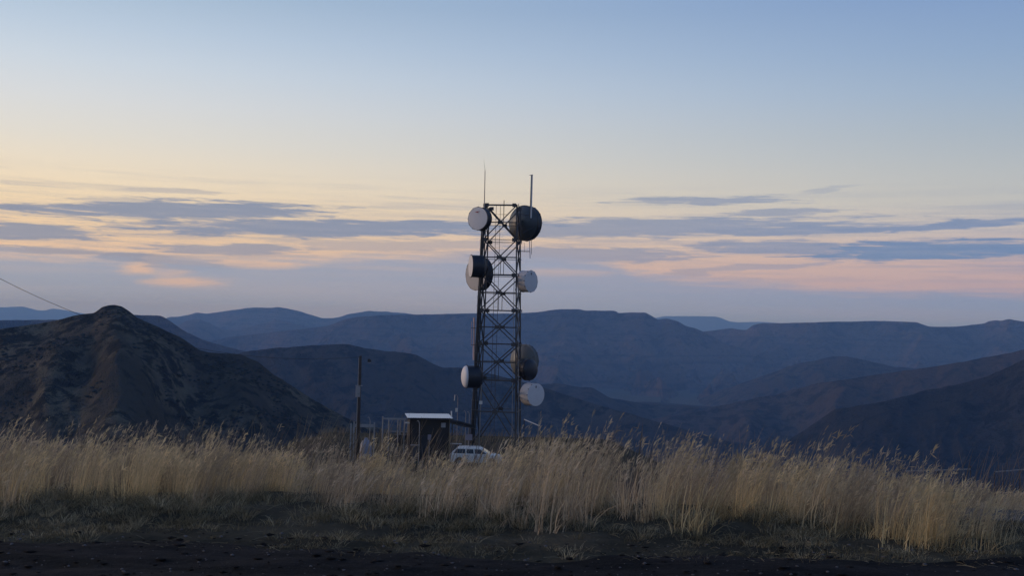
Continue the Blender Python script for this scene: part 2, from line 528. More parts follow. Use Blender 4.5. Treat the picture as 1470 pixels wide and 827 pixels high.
# dirt road across the bottom of the view
def road_mat():
    m, n, b = mat_new('dirt_road')
    co = n.n('ShaderNodeTexCoord'); ob = co.outputs['Object']
    mp = n.n('ShaderNodeMapping'); mp.inputs['Scale'].default_value = (0.35, 1.6, 1); n.l(ob, mp.inputs[0])
    a = n.noise(mp.outputs[0], 2.2, 5, 0.65); f = n.noise(ob, 22, 5, 0.75); p = n.noise(ob, 60, 2, 0.6)
    c = n.mix(n.smooth(a, 0.35, 0.65), (0.006, 0.0055, 0.0055, 1), (0.022, 0.018, 0.017, 1))
    c = n.mix(n.m('MULTIPLY', n.smooth(f, 0.5, 0.75), 0.5), c, (0.05, 0.043, 0.040, 1))
    c = n.mix(n.m('MULTIPLY', n.smooth(p, 0.66, 0.75), 0.6), c, (0.10, 0.09, 0.085, 1))
    n.l(c, b.inputs['Base Color']); b.inputs['Roughness'].default_value = 0.95; b.inputs['Specular IOR Level'].default_value = 0.1
    bp = n.n('ShaderNodeBump'); bp.inputs['Strength'].default_value = 0.8; bp.inputs['Distance'].default_value = 0.03
    n.l(n.m('ADD', f, a), bp.inputs['Height']); n.l(bp.outputs[0], b.inputs['Normal'])
    return m


M['road'] = road_mat()
xs_ = np.linspace(-22, 22, 500)
t_ = np.linspace(0, 1, 60)
edge = 7.95 + (fbm(xs_ * 0.8, xs_ * 0 + 2, 21, 4) - 0.5) * 0.7
X = np.tile(xs_, (60, 1)); Y = 2.5 + (edge[None, :] - 2.5) * t_[:, None] ** 0.6
rut = -0.03 * np.exp(-((Y - 7.2) / 0.25) ** 2) - 0.03 * np.exp(-((Y - 5.7) / 0.25) ** 2)
Z = ground_z(X, Y) + 0.02 + rut * 0.4 + (fbm(X * 8, Y * 14, 31, 2) - 0.5) * 0.012
Z = Z - 0.03 * (t_[:, None] > 0.985)
tag(grid_mesh('dirt_road', X, Y, Z, M['road']), 'dark bare dirt road along the foot of the grass', kind='structure')


# ------------------------------------------------------------------ hills and mountains
def ridge(name, label, pts, dist, ff, zfoot, nx, nt, x0, x1, amp, scale, mat, power=1.25, mesa=0.0, wig=0.06, seed=1, spur=None, rough=1.0, slopeback=0.35):
    xs = np.linspace(x0, x1, nx)
    px = np.array([p[0] for p in pts], float); py = np.array([p[1] for p in pts], float)
    ys = np.interp(xs, px, py)
    k = np.hanning(5); k /= k.sum()
    ysp = np.pad(ys, 2, mode='edge'); ys = np.convolve(ysp, k, 'valid')
    ys = ys - (fbm(xs / 26.0, xs * 0, seed + 40, 5, 0.6) - 0.5) * 4.5 * rough
    d0 = np.array([list(ray(a, b)) for a, b in zip(xs, ys)])
    hor = np.hypot(d0[:, 0], d0[:, 1]); ux, uy, slope = d0[:, 0] / hor, d0[:, 1] / hor, d0[:, 2] / hor
    dd = dist * (1 + wig * (fbm(xs / 160.0, xs * 0 + 5, seed + 7, 3) - 0.5) * 2)
    zc = EYE + slope * dd
    s = np.linspace(0, 1, nt)[:, None]
    r = dd[None, :] * (1 - ff * (1 - s))
    H = (zc - zfoot)[None, :]
    prof = s ** power
    if mesa:
        cl = np.clip((s - (1 - mesa * 0.35)) / (mesa * 0.35), 0, 1)
        prof = (1 - mesa) * (s / (1 - mesa * 0.35)).clip(0, 1) ** power + mesa * (cl * cl * (3 - 2 * cl))
    z = zfoot + H * prof
    wx = r * ux[None, :]; wy = r * uy[None, :]
    arc = np.arctan2(ux, uy)[None, :] * dist
    warp = (fbm(wx / (scale * 1.7), wy / (scale * 1.7), seed + 3, 3) - 0.5) * scale * 1.1
    gul = 1 - ridged((arc + warp) / scale, (r + warp) / (scale * 2.6), seed, 5, 0.52)
    bell = (np.sin(np.pi * np.clip(s, 0, 1) ** 1.15) ** 0.8)
    crest = np.clip((1 - s) / 0.06, 0, 1)
    z = z - amp * gul * bell * 1.6
    z = z + (fbm(wx / (scale * 0.16), wy / (scale * 0.16), seed + 9, 4) - 0.5) * amp * 0.16 * crest
    if spur:
        for (cx0, cx1, sa, sb, hgt, wl, wr) in spur:
            q = np.clip((s - sa) / (sb - sa), 0, 1)
            c = cx0 + (cx1 - cx0) * q
            dx = xs[None, :] - c
            z = z + hgt * np.exp(-np.where(dx < 0, (dx / wl) ** 2, (dx / wr) ** 2)) * np.sin(np.pi * q) ** 0.8
    # back side
    nb = max(6, nt // 8)
    q = np.linspace(0, 1, nb + 1)[1:, None]
    rb = dd[None, :] * (1 + slopeback * q)
    zb = zc[None, :] + (zfoot - zc[None, :]) * q ** 1.1
    X = np.vstack([wx, rb * ux[None, :]]); Y = np.vstack([wy, rb * uy[None, :]]); Z = np.vstack([z, zb])
    o = grid_mesh(name, X, Y, Z, mat)
    return tag(o, label, kind='structure'), (X, Y, Z)


M['hillA'] = hill_mat('near_hill', (0.155, 0.130, 0.088), (0.016, 0.017, 0.016), (0.064, 0.055, 0.043), 60, 0.9, spot=0.525)
M['hillB'] = hill_mat('mid_hill', (0.070, 0.060, 0.048), (0.008, 0.010, 0.013), (0.050, 0.040, 0.034), 200, 1.0, spot=0.53)
M['hillC'] = hill_mat('far_hill', (0.075, 0.060, 0.050), (0.008, 0.010, 0.014), (0.12, 0.082, 0.062), 460, 1.3, strata=26)
M['hillR'] = hill_mat('right_hill', (0.066, 0.056, 0.052), (0.014, 0.016, 0.02), (0.06, 0.046, 0.04), 230, 0.6, spot=0.55)
M['hillS'] = hill_mat('spur_shade_scrub', (0.036, 0.037, 0.040), (0.008, 0.010, 0.014), (0.028, 0.028, 0.031), 160, 0.8, spot=0.54)  # darker than the other hills: cloud shade and scrub both put into the colour
M['hillD'] = hill_mat('farthest_hill', (0.07, 0.065, 0.06), (0.045, 0.045, 0.045), (0.08, 0.07, 0.065), 900, 0.4)

ridge('distant_mountain', 'pale blue farthest mountains at the horizon on the left', [(-500, 446), (-200, 440), (0, 441), (32, 440), (60, 447), (76, 442), (110, 449), (170, 458), (260, 466)],
      17500, 0.25, -266, 200, 24, -500, 270, 60, 1500, M['hillD'], seed=61, rough=0.6, slopeback=0.06)
ridge('distant_mesa', 'pale blue farthest flat topped mesa at the horizon right of the tower', [(900, 470), (935, 457), (955, 454), (1028, 454), (1046, 461), (1060, 463), (1090, 462), (1140, 466), (1200, 474)],
      17000, 0.25, -266, 140, 24, 890, 1210, 60, 1500, M['hillD'], seed=63, rough=0.4, slopeback=0.06)
ridge('far_mountain', 'blue rounded far mountains left of the tower', [(150, 480), (215, 468), (243, 456), (285, 450), (300, 451), (330, 446), (362, 442), (402, 442), (430, 447), (462, 457), (486, 456), (500, 452), (530, 447), (572, 448), (600, 452), (700, 460)],
      9800, 0.38, -266, 260, 80, 140, 710, 120, 900, M['hillC'], seed=71, rough=0.8, slopeback=0.3, mesa=0.10)
ridge('far_foothill', 'blue foothills in front of the rounded far mountains', [(180, 510), (225, 490), (248, 470), (268, 461), (284, 459), (300, 464), (322, 474), (350, 472), (380, 464), (394, 458), (412, 462), (440, 470), (480, 476), (520, 490), (600, 510)],
      7800, 0.4, -266, 240, 80, 170, 620, 120, 500, M['hillC'], seed=73, rough=0.8)
ridge('mesa_range', 'long blue flat topped mesa range behind the tower', [(260, 500), (330, 484), (420, 474), (470, 468), (497, 458), (515, 455), (545, 453), (585, 451.5), (640, 451), (700, 450), (740, 450), (772, 448), (790, 445.5), (806, 444), (832, 444), (840, 446), (883, 446.5), (888, 450), (904, 448.5), (926, 448.5), (934, 453), (944, 459), (958, 457.5), (974, 462), (985, 468), (998, 471), (1010, 477), (1026, 485), (1040, 494), (1085, 506), (1130, 517), (1190, 530), (1260, 545), (1330, 565)],
      6200, 0.50, -266, 560, 170, 250, 1340, 300, 520, M['hillC'], seed=17, mesa=0.12, rough=0.35)
ridge('mesa_plateau', 'blue flat plateau on the right horizon', [(960, 500), (1000, 480), (1010, 476), (1030, 474), (1050, 471.5), (1072, 474), (1080, 467), (1092, 464), (1110, 464.5), (1180, 462.5), (1270, 461), (1316, 462.5), (1334, 469), (1372, 469), (1396, 466.5), (1414, 465), (1418, 461.5), (1430, 459.5), (1436, 461), (1448, 458), (1462, 461), (1500, 466), (1700, 462), (2000, 470)],
      6900, 0.5, -266, 380, 120, 950, 2000, 240, 540, M['hillC'], seed=27, mesa=0.12, rough=0.3)
ridge('far_plateau', 'dark blue level plateau behind the near hill on the left', [(-500, 455), (-100, 460), (0, 460), (100, 459), (190, 452), (231, 453), (240, 458), (262, 474), (290, 488), (330, 499), (400, 516), (480, 545)],
      3600, 0.45, -266, 260, 90, -500, 490, 110, 300, M['hillC'], seed=37, mesa=0.14, rough=0.4)
ridge('valley_spur', 'hazy blue spur rising from the valley on the right', [(1000, 580), (1060, 552), (1100, 538), (1150, 521), (1196, 512), (1216, 512), (1250, 520), (1290, 528), (1340, 529), (1420, 545), (1500, 580)],
      4300, 0.45, -266, 260, 90, 990, 1510, 90, 260, M['hillB'], seed=87, rough=0.8)
ridge('valley_hills', 'low dark blue hills on the valley floor right of the tower', [(640, 560), (740, 552), (800, 551), (850, 557), (876, 572), (920, 580), (960, 586), (1020, 586), (1060, 578), (1110, 573), (1190, 568), (1260, 575), (1400, 600)],
      3000, 0.5, -266, 340, 110, 630, 1410, 70, 210, M['hillB'], seed=97, rough=1.0)
ridge('middle_hill', 'dark blue lower ridge between the near hill and the tower', [(200, 560), (280, 520), (350, 506), (400, 500), (450, 496), (478, 494), (500, 493.5), (524, 500), (560, 505), (596, 509), (614, 518), (636, 528), (665, 529), (700, 536), (780, 556), (860, 582), (960, 610), (1060, 640)],
      2100, 0.5, -266, 400, 180, 190, 1070, 85, 190, M['hillB'], seed=47, rough=0.7)
ridge('right_hill', 'brownish blue long slope rising to the right edge', [(900, 620), (960, 600), (1040, 582), (1110, 567), (1180, 550), (1240, 541), (1290, 534), (1350, 525), (1400, 516), (1440, 509), (1470, 502), (1560, 486), (1700, 470), (2000, 455)],
      2700, 0.5, -266, 360, 180, 890, 2000, 90, 230, M['hillR'], seed=57, rough=0.8)
ridge('right_spur', 'dark spur with cloud shade and scrub put into its colour below the long slope at the right edge', [(980, 680), (1060, 660), (1120, 640), (1165, 612), (1200, 588), (1250, 580), (1310, 566), (1370, 552), (1420, 541), (1446, 528), (1470, 516), (1560, 486), (1700, 490), (2000, 500)],
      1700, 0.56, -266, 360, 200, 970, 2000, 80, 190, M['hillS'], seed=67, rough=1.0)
hA, gA = ridge('near_hill', 'brown scrubby near hill with a rocky knob on its top at left', [(-600, 560), (-250, 505), (-90, 484), (0, 472), (50, 466), (88, 458), (112, 452), (134, 450), (140, 446), (146, 441), (156, 438), (165, 437.5), (176, 440), (186, 447), (196, 456), (228, 470), (262, 486), (286, 502), (300, 506), (330, 508), (350, 511), (370, 519), (392, 537), (420, 555), (460, 580), (500, 601), (530, 612), (600, 625), (700, 650)],
      760, 0.52, -120, 560, 240, -600, 690, 24, 110, M['hillA'], seed=5, rough=0.45, wig=0.03,
      spur=[(160, 225, 0.1, 0.99, 32, 130, 48), (-60, 60, 0.15, 0.95, 16, 80, 60), (350, 330, 0.1, 0.95, 22, 70, 60), (60, 90, 0.3, 0.9, 12, 30, 30)])

# scrub bushes on the near hill
AX, AY, AZ = gA
nrow = 236; nb = 9000
ri = rng.integers(40, nrow, nb); ci = rng.integers(200, 540, nb)
cl = fbm(AX[ri, ci] / 26, AY[ri, ci] / 26, 77, 3)
keep = cl > 0.52; ri, ci = ri[keep], ci[keep]
n_ = len(ri)
ico = np.array([(0, 0, 1.0), (0.9, 0, 0.35), (0.28, 0.86, 0.4), (-0.73, 0.53, 0.3), (-0.73, -0.53, 0.42), (0.28, -0.86, 0.33), (0.5, 0.3, -0.3), (-0.5, 0.3, -0.3), (0, -0.6, -0.3)])
icf = np.array([(0, 1, 2), (0, 2, 3), (0, 3, 4), (0, 4, 5), (0, 5, 1), (1, 6, 2), (2, 6, 7), (2, 7, 3), (3, 7, 4), (4, 7, 8), (4, 8, 5), (5, 8, 1), (1, 8, 6)])
sz = rng.uniform(0.5, 1.6, n_)[:, None, None] * (0.75 + 0.5 * rng.random((n_, 9, 1))) * np.array([1.25, 1.25, 0.8])
base = np.stack([AX[ri, ci] + rng.uniform(-1.5, 1.5, n_), AY[ri, ci] + rng.uniform(-1.5, 1.5, n_), AZ[ri, ci]], -1)
vv = base[:, None, :] + ico[None] * sz
ff_ = (np.arange(n_)[:, None, None] * 9 + icf[None]).reshape(-1, 3)
M['bush'] = paint('dark_scrub', (0.016, 0.018, 0.012), 1.0, 0, 0.5, 0.3, (0.03, 0.026, 0.018))
tag(np_mesh('hill_scrub', vv.reshape(-1, 3), ff_, M['bush'], None, False), 'dark scrub bushes scattered over the near hill', 'scrub', kind='stuff')


# ------------------------------------------------------------------ grass
def grass_mat(name, tr=0.25):
    m, n, b = mat_new(name)
    at = n.n('ShaderNodeVertexColor'); at.layer_name = 'tint'
    out = m.node_tree.nodes['Material Output']
    df = n.n('ShaderNodeBsdfDiffuse'); n.l(at.outputs[0], df.inputs[0])
    tl = n.n('ShaderNodeBsdfTranslucent'); n.l(at.outputs[0], tl.inputs[0])
    mx = n.n('ShaderNodeMixShader'); mx.inputs[0].default_value = tr
    n.l(df.outputs[0], mx.inputs[1]); n.l(tl.outputs[0], mx.inputs[2]); n.l(mx.outputs[0], out.inputs[0])
    return m


M['grass'] = grass_mat('dry_grass')
TIPX = np.array([-400, 0, 70, 200, 330, 400, 470, 560, 640, 700, 740, 800, 860, 1000, 1080, 1150, 1250, 1320, 1400, 1440, 1500, 1900.])
TIPY = np.array([608, 612, 608, 612, 616, 626, 630, 642, 651, 640, 608, 600, 606, 618, 626, 638, 652, 666, 684, 702, 725, 760.])


def tip_slope(x, y):
    px = PW / 2 + x / y * F
    py = np.interp(px, TIPX, TIPY)
    return (py - (470 + (px - PW / 2) * math.tan(ROLL))) / F


def ribbons(base, h, lean, wd, K, face, colr_b, colr_t, curl=1.8, droop=0.0):
    """curved tapering blades; base (n,3), h (n,), lean (n,2), wd (n,), face angle (n,)"""
    n = len(h)
    s = np.linspace(0, 1, K + 1)[None, :]
    hx = lean[:, 0:1] * h[:, None] * s ** curl; hy = lean[:, 1:2] * h[:, None] * s ** curl
    zz = h[:, None] * (s - droop * s ** 3)
    c = np.stack([base[:, 0:1] + hx, base[:, 1:2] + hy, base[:, 2:3] + zz], -1)
    wv = np.stack([np.cos(face), np.sin(face), np.zeros(n)], -1)[:, None, :]
    ww = (wd[:, None] * (1 - 0.8 * s ** 1.5))[..., None] * 0.5
    L = c - wv * ww; Rr = c + wv * ww
    V = np.stack([L, Rr], 2).reshape(n, -1, 3)
    k = np.arange(K)
    f = np.stack([2 * k, 2 * k + 1, 2 * k + 3, 2 * k + 2], -1)
    Fq = (np.arange(n)[:, None, None] * (2 * (K + 1)) + f[None]).reshape(-1, 4)
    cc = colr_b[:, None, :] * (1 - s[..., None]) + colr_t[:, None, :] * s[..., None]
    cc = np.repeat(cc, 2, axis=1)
    C = np.concatenate([cc, np.ones(cc.shape[:2] + (1,))], -1)
    return V.reshape(-1, 3), Fq, C.reshape(-1, 4), c


def cat_meshes(parts):
    Vs, Fs, Cs = [], [], []; o = 0
    for V_, F_, C_ in parts:
        Vs.append(V_); Fs.append(F_ + o); Cs.append(C_); o += len(V_)
    return np.concatenate(Vs), np.concatenate(Fs), np.concatenate(Cs)


def seed_heads(tip, dirv, n, size, colr, per=5):
    """little drooping spikelets round each stem tip, leaning with the wind"""
    out = []
    for k in range(per):
        back = rng.uniform(0.0, 0.9, n)[:, None] * size[:, None] * 1.6
        p0 = tip - dirv * back
        dx = 0.35 + 0.5 * rng.random(n); dy = rng.normal(0, 0.35, n); dz = 0.9 + 0.5 * rng.normal(0, 1, n)
        d = np.stack([dx, dy, dz], -1); d /= np.linalg.norm(d, axis=1)[:, None]
        ln = (size * rng.uniform(0.5, 1.1, n))[:, None]
        side = np.stack([d[:, 2], rng.normal(0, 0.3, n), -d[:, 0]], -1); side /= np.linalg.norm(side, axis=1)[:, None]
        w_ = (0.0028 * rng.uniform(0.7, 1.6, n) * (size / 0.07))[:, None]
        V = np.stack([p0, p0 + d * ln * 0.5 + side * w_, p0 + d * ln, p0 + d * ln * 0.5 - side * w_], 1)
        Fq = (np.arange(n)[:, None] * 4 + np.arange(4)[None])
        C = np.concatenate([np.repeat(colr[:, None, :], 4, 1), np.ones((n, 4, 1))], -1)
        out.append((V.reshape(-1, 3), Fq, C.reshape(-1, 4)))
    return out


def tints(n, x, y, a=(0.40, 0.30, 0.17), b=(0.30, 0.24, 0.19), var=0.25):
    k = fbm(x * 0.5, y * 0.8, 91, 3)[:, None]
    k = np.clip((k - 0.35) / 0.3, 0, 1)
    c = np.array(a) * (1 - k) + np.array(b) * k
    return c * (1 + rng.normal(0, var, (n, 1))).clip(0.35, 1.7)


def clumps(nc, ymin, ymax, pw, dens_scale, thr, seed, margin=1.5):
    y = ymin + (ymax - ymin) * rng.random(nc) ** pw
    x = rng.uniform(-1, 1, nc) * (y * 0.52 + margin)
    k = fbm(x * dens_scale, y * dens_scale * 1.3, seed, 3)
    keep = rng.random(nc) < np.clip((k - thr) * 6, 0.06, 1)
    return x[keep], y[keep], k[keep]


# tall dry grass in front: tussocks of many stems that share a height, a lean and a tint
cx_, cy_, ck_ = clumps(2150, 8.3, 15.8, 1.1, 0.9, 0.36, 51)
frt = 9.32 + (fbm(cx_ * 0.9, cx_ * 0, 57, 4, 0.6) - 0.5) * 1.9 - np.clip((cx_ - 1.0) / 2.6, 0, 1) * 1.0
kp = (cy_ > frt) & ~((cx_ / cy_ * F + PW / 2 > 1442) & (cy_ < 11.5) & (rng.random(len(cx_)) < 0.85)); cx_, cy_, ck_ = cx_[kp], cy_[kp], ck_[kp]; nc = len(cx_)
per = rng.integers(20, 46, nc); ci_ = np.repeat(np.arange(nc), per); n_ = len(ci_)
rad = rng.uniform(0.05, 0.15, nc)[ci_]
ang = rng.uniform(0, 6.283, n_); rr0 = np.sqrt(rng.random(n_))
x = cx_[ci_] + np.cos(ang) * rr0 * rad; y = cy_[ci_] + np.sin(ang) * rr0 * rad
z = ground_z(x, y)
tallc = rng.random(nc) < 0.32
Hc = ((EYE - ground_z(cx_, cy_)) - (tip_slope(cx_, cy_) + np.where(tallc, 0.0, 23.0 / F)) * cy_).clip(0.26, 0.98)
Hc *= np.where(tallc, rng.uniform(0.84, 1.10, nc), rng.uniform(0.66, 1.08, nc))
Hc *= 0.70 + 0.62 * fbm(cx_ * 2.2, cy_ * 0.9, 333, 3)
headc = rng.random(nc) ** 0.7
thin = (~tallc[ci_]) | (rng.random(n_) < 0.32)
thin &= (cy_[ci_] > frt[kp][ci_] + 0.45) | (rng.random(n_) < 0.45)
x, y, z, ci_, ang, rr0 = x[thin], y[thin], z[thin], ci_[thin], ang[thin], rr0[thin]; n_ = len(ci_)
h = Hc[ci_] * (0.42 + 0.60 * rng.random(n_) ** 0.75)
kA = fbm(cx_ * 0.45, cy_ * 0.7, 91, 3)[:, None]; kA = np.clip((kA - 0.38) / 0.24, 0, 1)
ctint = (np.array((0.66, 0.49, 0.245)) * (1 - kA) + np.array((0.56, 0.425, 0.275)) * kA) * rng.uniform(0.50, 1.35, (nc, 1))
tb = ctint[ci_] * rng.normal(1, 0.2, (n_, 1)).clip(0.5, 1.6)
tt = tb * 0.72 + np.array((0.42, 0.35, 0.27)) * 0.28
cl_lean = np.stack([rng.normal(0.20, 0.12, nc), rng.normal(0, 0.10, nc)], -1)
lean = cl_lean[ci_] + np.stack([np.cos(ang) * rr0 * 0.16 + rng.normal(0, 0.06, n_), np.sin(ang) * rr0 * 0.16 + rng.normal(0, 0.06, n_)], -1)
face = rng.normal(0, 0.7, n_)
V_, F_, C_, cen = ribbons(np.stack([x, y, z - 0.02], -1), h, lean, rng.uniform(0.0022, 0.0050, n_), 4, face, tb * 0.9, tt, 1.9)
dv = cen[:, -1] - cen[:, -2]; dv /= np.linalg.norm(dv, axis=1)[:, None]
hd = (rng.random(n_) < 0.95 * headc[ci_]) & (h > 0.6 * Hc[ci_])
parts = [(V_, F_, C_)] + seed_heads(cen[hd, -1], dv[hd], hd.sum(), rng.uniform(0.035, 0.085, hd.sum()), tt[hd] * 1.05, 6)
# basal leaves of the same tussocks
m_ = 36000
idx = rng.integers(0, n_, m_)
xb = x[idx] + rng.normal(0, 0.03, m_); yb = y[idx] + rng.normal(0, 0.03, m_)
hb_ = h[idx] * rng.uniform(0.12, 0.55, m_)
lb = np.stack([0.20 + rng.normal(0, 0.55, m_), rng.normal(0, 0.5, m_)], -1)
idx_ = idx
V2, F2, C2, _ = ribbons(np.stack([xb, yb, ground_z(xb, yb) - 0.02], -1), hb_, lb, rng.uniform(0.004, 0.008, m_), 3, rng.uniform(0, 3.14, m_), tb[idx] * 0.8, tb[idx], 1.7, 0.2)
parts.append((V2, F2, C2))
V_, F_, C_ = cat_meshes(parts)
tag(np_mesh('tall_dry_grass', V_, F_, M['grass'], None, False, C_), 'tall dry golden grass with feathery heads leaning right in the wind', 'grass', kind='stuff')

# short green-grey tufts at the roadside
cx_, cy_, ck_ = clumps(3800, 7.6, 10.6, 1.0, 1.6, 0.38, 151)
ed = 8.0 + (fbm(cx_ * 0.8, cx_ * 0 + 2, 21, 4) - 0.5) * 0.7
kp = (cy_ > ed) | (rng.random(len(cx_)) < 0.04); cx_, cy_ = cx_[kp], cy_[kp]; nc = len(cx_)
per = rng.integers(16, 46, nc); ci_ = np.repeat(np.arange(nc), per); n_ = len(ci_)
back = np.clip((cy_ - 8.5) / 1.1, 0, 1)
hc = (0.035 + 0.06 * rng.random(nc) + 0.15 * back * rng.random(nc))
rad = (0.03 + 0.10 * rng.random(nc))
ang = rng.uniform(0, 6.283, n_); rr0 = np.sqrt(rng.random(n_))
x = cx_[ci_] + np.cos(ang) * rr0 * rad[ci_]; y = cy_[ci_] + np.sin(ang) * rr0 * rad[ci_]
z = ground_z(x, y); h = hc[ci_] * rng.uniform(0.45, 1.15, n_)
kA = rng.random((nc, 1)) ** 1.5
ctint = (np.array((0.155, 0.132, 0.078)) * (1 - kA) + np.array((0.46, 0.385, 0.24)) * kA) * rng.uniform(0.6, 1.3, (nc, 1))
tg = ctint[ci_] * rng.normal(1, 0.25, (n_, 1)).clip(0.4, 1.8)
lean = np.stack([np.cos(ang) * rr0 * 0.9 + rng.normal(0.1, 0.3, n_), np.sin(ang) * rr0 * 0.9 + rng.normal(0, 0.3, n_)], -1)
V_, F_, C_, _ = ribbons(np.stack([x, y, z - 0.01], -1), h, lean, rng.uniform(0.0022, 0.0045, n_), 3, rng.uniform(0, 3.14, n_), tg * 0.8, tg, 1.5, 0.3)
parts = [(V_, F_, C_)]
# fallen straw lying on it
k_ = 2400
y = 7.7 + 2.0 * rng.random(k_) ** 1.3; x = rng.uniform(-1, 1, k_) * (y * 0.52 + 1.2); z = ground_z(x, y) + rng.uniform(0.005, 0.05, k_)
ang = rng.normal(0.0, 1.1, k_); ln = 0.02 + 0.14 * rng.random(k_) ** 3
dvx, dvy, dvz = np.cos(ang), np.sin(ang) * 0.8, rng.normal(0.0, 0.3, k_)
a0 = np.stack([x, y, z], -1); a1 = a0 + np.stack([dvx, dvy, dvz], -1) * ln[:, None] * 0.5
a2 = a1 + np.stack([dvx, dvy, dvz - 0.2], -1) * ln[:, None] * 0.5
wv = np.stack([0 * x, 0 * x + 0.3, 0 * x + 1], -1) * (rng.uniform(0.0005, 0.0015, k_))[:, None]
V3 = np.stack([a0 - wv, a0 + wv, a1 + wv, a1 - wv, a2 + wv, a2 - wv], 1).reshape(-1, 3)
F3 = (np.arange(k_)[:, None, None] * 6 + np.array([(0, 3, 2, 1), (3, 5, 4, 2)])[None]).reshape(-1, 4)
cs = tints(k_, x, y, (0.24, 0.20, 0.125), (0.13, 0.115, 0.08), 0.5)
C3 = np.concatenate([np.repeat(cs[:, None, :], 6, 1), np.ones((k_, 6, 1))], -1).reshape(-1, 4)
parts.append((V3, F3, C3))
V_, F_, C_ = cat_meshes(parts)
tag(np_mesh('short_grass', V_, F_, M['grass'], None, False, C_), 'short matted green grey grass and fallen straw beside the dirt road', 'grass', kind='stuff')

# grass on the slope down to the mast and round it
n_ = 44000
y = 15.5 + 112 * rng.random(n_) ** 1.25
x = rng.uniform(-1, 1, n_) * (y * 0.50 + 3)
cl = fbm(x * 0.5, y * 0.5, 251, 3)
keep = (rng.random(n_) < np.clip((cl - 0.36) * 5, 0.08, 1)) & ~((np.abs(x + 3) < 4.5) & (y > 92) & (y < 98))
x, y, cl = x[keep], y[keep], cl[keep]; n_ = len(x); z = ground_z(x, y)
h = rng.uniform(0.45, 1.0, n_) * (0.6 + 0.7 * cl)
tb = tints(n_, x * 0.2, y * 0.2, (0.24, 0.19, 0.12), (0.20, 0.16, 0.135))
lean = np.stack([0.22 + rng.normal(0, 0.15, n_), rng.normal(0, 0.15, n_)], -1)
wd = 0.006 + 0.00032 * y
V_, F_, C_, _ = ribbons(np.stack([x, y, z - 0.03], -1), h, lean, wd * rng.uniform(0.6, 1.4, n_), 3, rng.normal(0, 0.6, n_), tb * 0.85, tb, 1.8)
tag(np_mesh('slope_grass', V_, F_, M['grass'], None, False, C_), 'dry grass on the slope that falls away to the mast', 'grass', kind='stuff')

# pebbles on the road
n_ = 420
y = 6.9 + 1.5 * rng.random(n_); x = rng.uniform(-4.6, 4.6, n_)
z = ground_z(x, y) + 0.022
sz = (0.004 + 0.012 * rng.random(n_) ** 3)[:, None, None] * (0.7 + 0.6 * rng.random((n_, 9, 1))) * np.array([1.3, 1.1, 0.7])
vv = np.stack([x, y, z], -1)[:, None, :] + ico[None] * sz
ff_ = (np.arange(n_)[:, None, None] * 9 + icf[None]).reshape(-1, 3)
n2 = 700
y2 = 6.6 + 1.7 * rng.random(n2); x2 = rng.uniform(-5.2, 5.2, n2)
sz2 = (0.006 + 0.022 * rng.random(n2) ** 3)[:, None, None] * (0.6 + 0.8 * rng.random((n2, 9, 1))) * np.array([1.6, 1.2, 0.55])
vv2 = np.stack([x2, y2, ground_z(x2, y2) + 0.018], -1)[:, None, :] + ico[None] * sz2
tag(np_mesh('soil_clods', vv2.reshape(-1, 3), (np.arange(n2)[:, None, None] * 9 + icf[None]).reshape(-1, 3), M['road'], None, False), 'dark clods of soil along the dirt road', 'soil', kind='stuff')
M['pebble'] = paint('pebble_stone', (0.12, 0.11, 0.11), 0.9, 0, 0.8, 8.0)
tag(np_mesh('pebbles', vv.reshape(-1, 3), ff_, M['pebble'], None, False), 'small loose stones lying on the dirt road', 'stones', kind='stuff')

# concrete block at the right edge
bp_ = P(1452, 750, 9.9)
blk = MB().box((1.1, 0.0, -0.26), (2.4, 0.55, 0.52)).box((1.1, -0.02, 0.03), (2.5, 0.66, 0.06)).build('concrete_block', M['conc'], None, bevel=0.02)
blk.location = (bp_.x - 0.1, 10.3, bp_.z - 0.05); blk.rotation_euler = (0, 0, R(-6))
tag(blk, 'low dark concrete kerb block with a paler top at the right end of the grass', 'concrete block')

# ------------------------------------------------------------------ lattice tower
TY = 105.0
ax = P(718, 450, TY).x
def zat(py): return P(719, py, TY).z
BZ = gz(ax, TY)
PXM = TY / F
TROT = R(-7)
tower = empty('lattice_tower', (ax, TY, BZ), TROT)
tag(tower, 'tall dark square steel lattice telecom tower standing beside the hut', 'tower')
ZT = zat(297) - BZ


def half(zl):
    """half side of the tower at local height"""
    py = 297 + (ZT - zl) / PXM
    return (45.5 + (py - 297) * 0.045) * PXM / math.cos(TROT) / 2 * 0.99


CORN = [(-1, -1), (1, -1), (1, 1), (-1, 1)]
def corner(i, zl): return Vector((CORN[i][0] * half(zl), CORN[i][1] * half(zl), zl))


